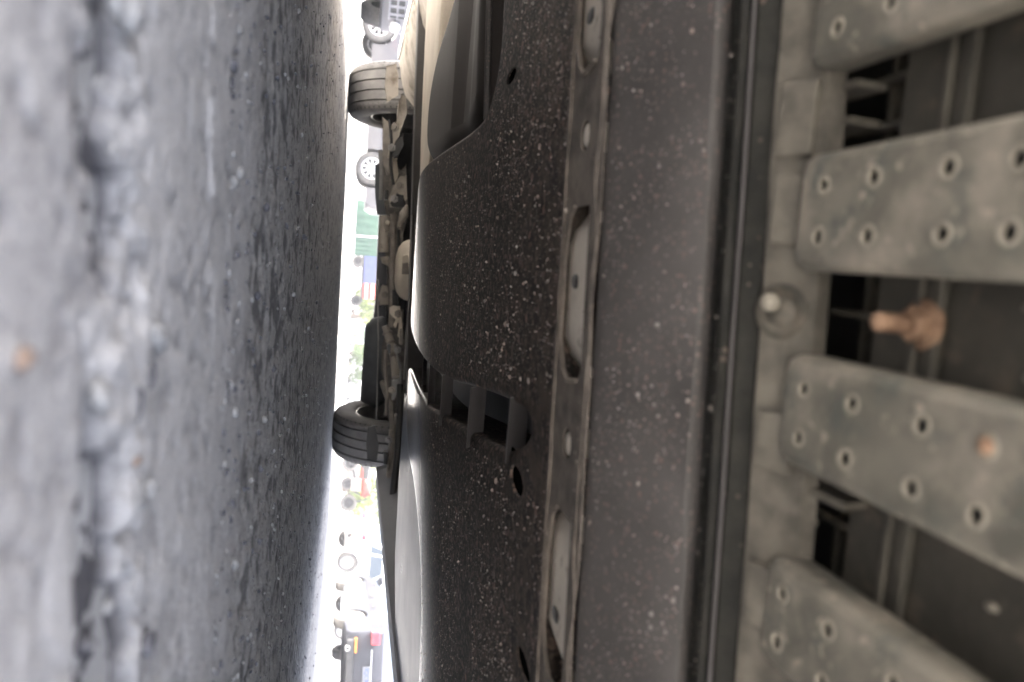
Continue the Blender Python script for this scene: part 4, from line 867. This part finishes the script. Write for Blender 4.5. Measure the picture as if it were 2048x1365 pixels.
# motorcycles with red tanks beside the right tyre
def motorbike(p, head, col, label):
    root = empty("motorcycle", p, head, label, "motorcycle")
    for y in (-0.62, 0.62): road_wheel(root, 0, y, 0.26, 1, M_trim, 0.1, 8)
    m_ = MB(); m_.tube([(0, -0.62, 0.3), (0, -0.2, 0.42), (0, 0.25, 0.42), (0, 0.5, 0.85), (0, 0.62, 0.3)], 0.04, 8); m_.build("frame", M_trim, root)
    m_ = MB(); m_.tube([(0, -0.15, 0.72), (0, 0.05, 0.80), (0, 0.32, 0.78), (0, 0.42, 0.7)], [0.07, 0.15, 0.16, 0.06], 12); m_.build("fuel_tank", col, root)
    m_ = MB(); m_.tube([(0, -0.85, 0.82), (0, -0.5, 0.80), (0, -0.12, 0.76)], [0.06, 0.13, 0.09], 12); m_.build("saddle", M_trim, root)
    m_ = MB(); m_.box((-0.16, -0.15, 0.32), (0.16, 0.25, 0.62)); m_.build("engine", M_steel, root, bevel=0.04)
    m_ = MB(); m_.tube([(-0.36, 0.35, 1.02), (0, 0.47, 0.98), (0.36, 0.35, 1.02)], 0.018, 8); m_.build("handlebar", M_chrome, root)
    m_ = MB(); m_.box((-0.2, -1.0, 0.75), (0.2, -0.66, 1.08)); m_.build("top_box", col, root, bevel=0.03)
    return root
p1 = far(950, 27); motorbike((p1.x, p1.y, 0), HD - radians(60), M_redp, "red motorcycle parked directly past the right tyre")
p2 = far(976, 24); motorbike((p2.x, p2.y, 0), HD - radians(100), M_redp, "red motorcycle standing between the first motorcycle and the white hatchback")
# green hoarding with a white post
gp = far(478, 26)
root = empty("green_hoarding", (gp.x, gp.y, 0), HD, "green mesh hoarding of two panels with a white post between", "hoarding")
for x0, x1 in ((-0.98, 0.22), (0.28, 0.92)):
    mb = MB(); nx, nz = 24, 20; vs = [(x0 + (x1 - x0) * i / nx, 0.02 * sin(i * 1.1) * sin(j * 0.5), 0.06 + 2.3 * j / nz) for i in range(nx + 1) for j in range(nz + 1)]
    mb.add(vs, [(i * (nz + 1) + j, (i + 1) * (nz + 1) + j, (i + 1) * (nz + 1) + j + 1, i * (nz + 1) + j + 1) for i in range(nx) for j in range(nz)], 0, True); mb.build("panel", M_green, root, recalc=False)
mb = MB(); mb.box((0.23, -0.04, 0), (0.27, 0.04, 2.5)); mb.build("post", M_white, root)
# pale wall far behind
wp = far(700, 95)
root = empty("boundary_wall", (wp.x, wp.y, 0), HD, "long pale rendered wall far across the lot", "wall")
mb = MB(); mb.box((-90, 0, 0), (90, 0.3, 2.4)); mb.build("wall_body", M_wall, root)
mb = MB(); mb.box((-90, -0.05, 2.4), (90, 0.35, 2.5)); mb.build("coping", M_white, root)

# trees and hedges
def leafy(root, name, blobs, nleaf, size, mat):
    mb = MB(); n = 0; tot = sum(r[3] ** 2 for r in blobs)
    for (cx, cy, cz, r) in blobs:
        for _ in range(int(nleaf * r * r / tot)):
            d = Vector((random.gauss(0, 1), random.gauss(0, 1), random.gauss(0, 1))).normalized() * r * random.uniform(0.45, 1.05) ** 0.6
            c = Vector((cx, cy, cz)) + Vector((d.x, d.y, d.z * 0.8)); s = size * random.uniform(0.6, 1.4)
            a = Vector((random.gauss(0, 1), random.gauss(0, 1), random.gauss(0, 0.6))).normalized() * s; b = a.orthogonal().normalized() * s * 0.55
            b = Matrix.Rotation(random.uniform(0, 6.28), 3, a.normalized()) @ b
            mb.add([c - a, c + b, c + a, c - b], [(0, 1, 2, 3)])
    return mb.build(name, mat, root, recalc=False)
def tree(p, h, r, label, mat, low=0.9, group="trees across the lot"):
    root = empty("tree", p, random.uniform(0, 6), label, "tree", group)
    mb = MB(); mb.tube([(0, 0, -0.05), (0.03, 0, 0.6), (0, 0.05, h * 0.35), (0.1, 0, h * 0.65)], [0.18, 0.13, 0.10, 0.05], 10)
    for k in range(5):
        a = k * 1.3; mb.tube([(0, 0, h * 0.25 + 0.2 * k), (cos(a) * r * 0.35, sin(a) * r * 0.35, h * 0.45 + 0.2 * k), (cos(a) * r * 0.75, sin(a) * r * 0.75, h * 0.6 + 0.2 * k)], [0.06, 0.04, 0.02], 6)
    mb.build("trunk", M_bark, root)
    blobs = [(random.uniform(-.7, .7) * r, random.uniform(-.7, .7) * r, low + r * 0.3 + random.random() * (h - low - r * .3), r * random.uniform(0.32, 0.55)) for _ in range(26)]
    leafy(root, "crown", blobs, 9000, 0.085, mat)
    return root
def shrub(p, wdt, h, label, mat, group=None):
    root = empty("shrub", p, random.uniform(0, 6), label, "shrub", group)
    mb = MB()
    for k in range(7): a = k * 0.9; mb.tube([(0, 0, 0), (cos(a) * wdt * 0.2, sin(a) * wdt * 0.2, h * 0.4), (cos(a) * wdt * 0.4, sin(a) * wdt * 0.4, h * 0.8)], [0.03, 0.02, 0.008], 5)
    mb.build("stem", M_bark, root)
    blobs = [(random.uniform(-.5, .5) * wdt, random.uniform(-.5, .5) * wdt, h * random.uniform(0.25, 0.85), h * random.uniform(0.16, 0.3)) for _ in range(16)]
    leafy(root, "foliage", blobs, 5000, 0.06, mat); return root
for (yy, D, h, r, lab, mt_) in ((650, 46, 6.0, 2.2, "yellow-green tree in the middle of the gap beside the blue tricycle", M_leaf2), (745, 58, 7.0, 3.0, "broad mid green tree beyond the far white cars", M_leaf),
                                (985, 44, 6.0, 2.4, "yellow-green leafy tree behind the red motorcycles", M_leaf2), (850, 60, 7, 3.2, "dense green tree hidden partly by the right tyre", M_leaf),
                                (480, 60, 6.5, 3.0, "green tree beyond the green hoarding", M_leaf)):
    p = far(yy, D); tree((p.x, p.y, 0), h, r, lab, mt_, low=0.5)
for (yy, D, wdt, h, lab, mt_) in ((640, 40, 2.2, 1.7, "low bright shrub right of the blue tricycle", M_leaf2), (722, 44, 2.4, 1.8, "low green shrub right of the distant white car", M_leaf), (990, 36, 1.8, 1.7, "low bright shrub behind the white hatchback's tail", M_leaf2)):
    p = far(yy, D); shrub((p.x, p.y, 0), wdt, h, lab, mt_)

# ------------------------------------------------------------------ lens glare imitated by an added haze over the lot
hm = bpy.data.materials.new("glare_haze"); hm.use_nodes = True; hn = hm.node_tree.nodes
for n_ in list(hn):
    if n_.type == 'BSDF_PRINCIPLED': hn.remove(n_)
pv = hn.new("ShaderNodeVolumePrincipled"); pv.inputs["Color"].default_value = (0.93, 0.95, 1.0, 1); pv.inputs["Density"].default_value = 0.0021
hm.node_tree.links.new(pv.outputs[0], hn["Material Output"].inputs["Volume"])
mb = MB(); mb.box((-152, -62, -1.0), (152, 242, 12.0)); tag(mb.build("glare_haze", hm), kind="stuff")
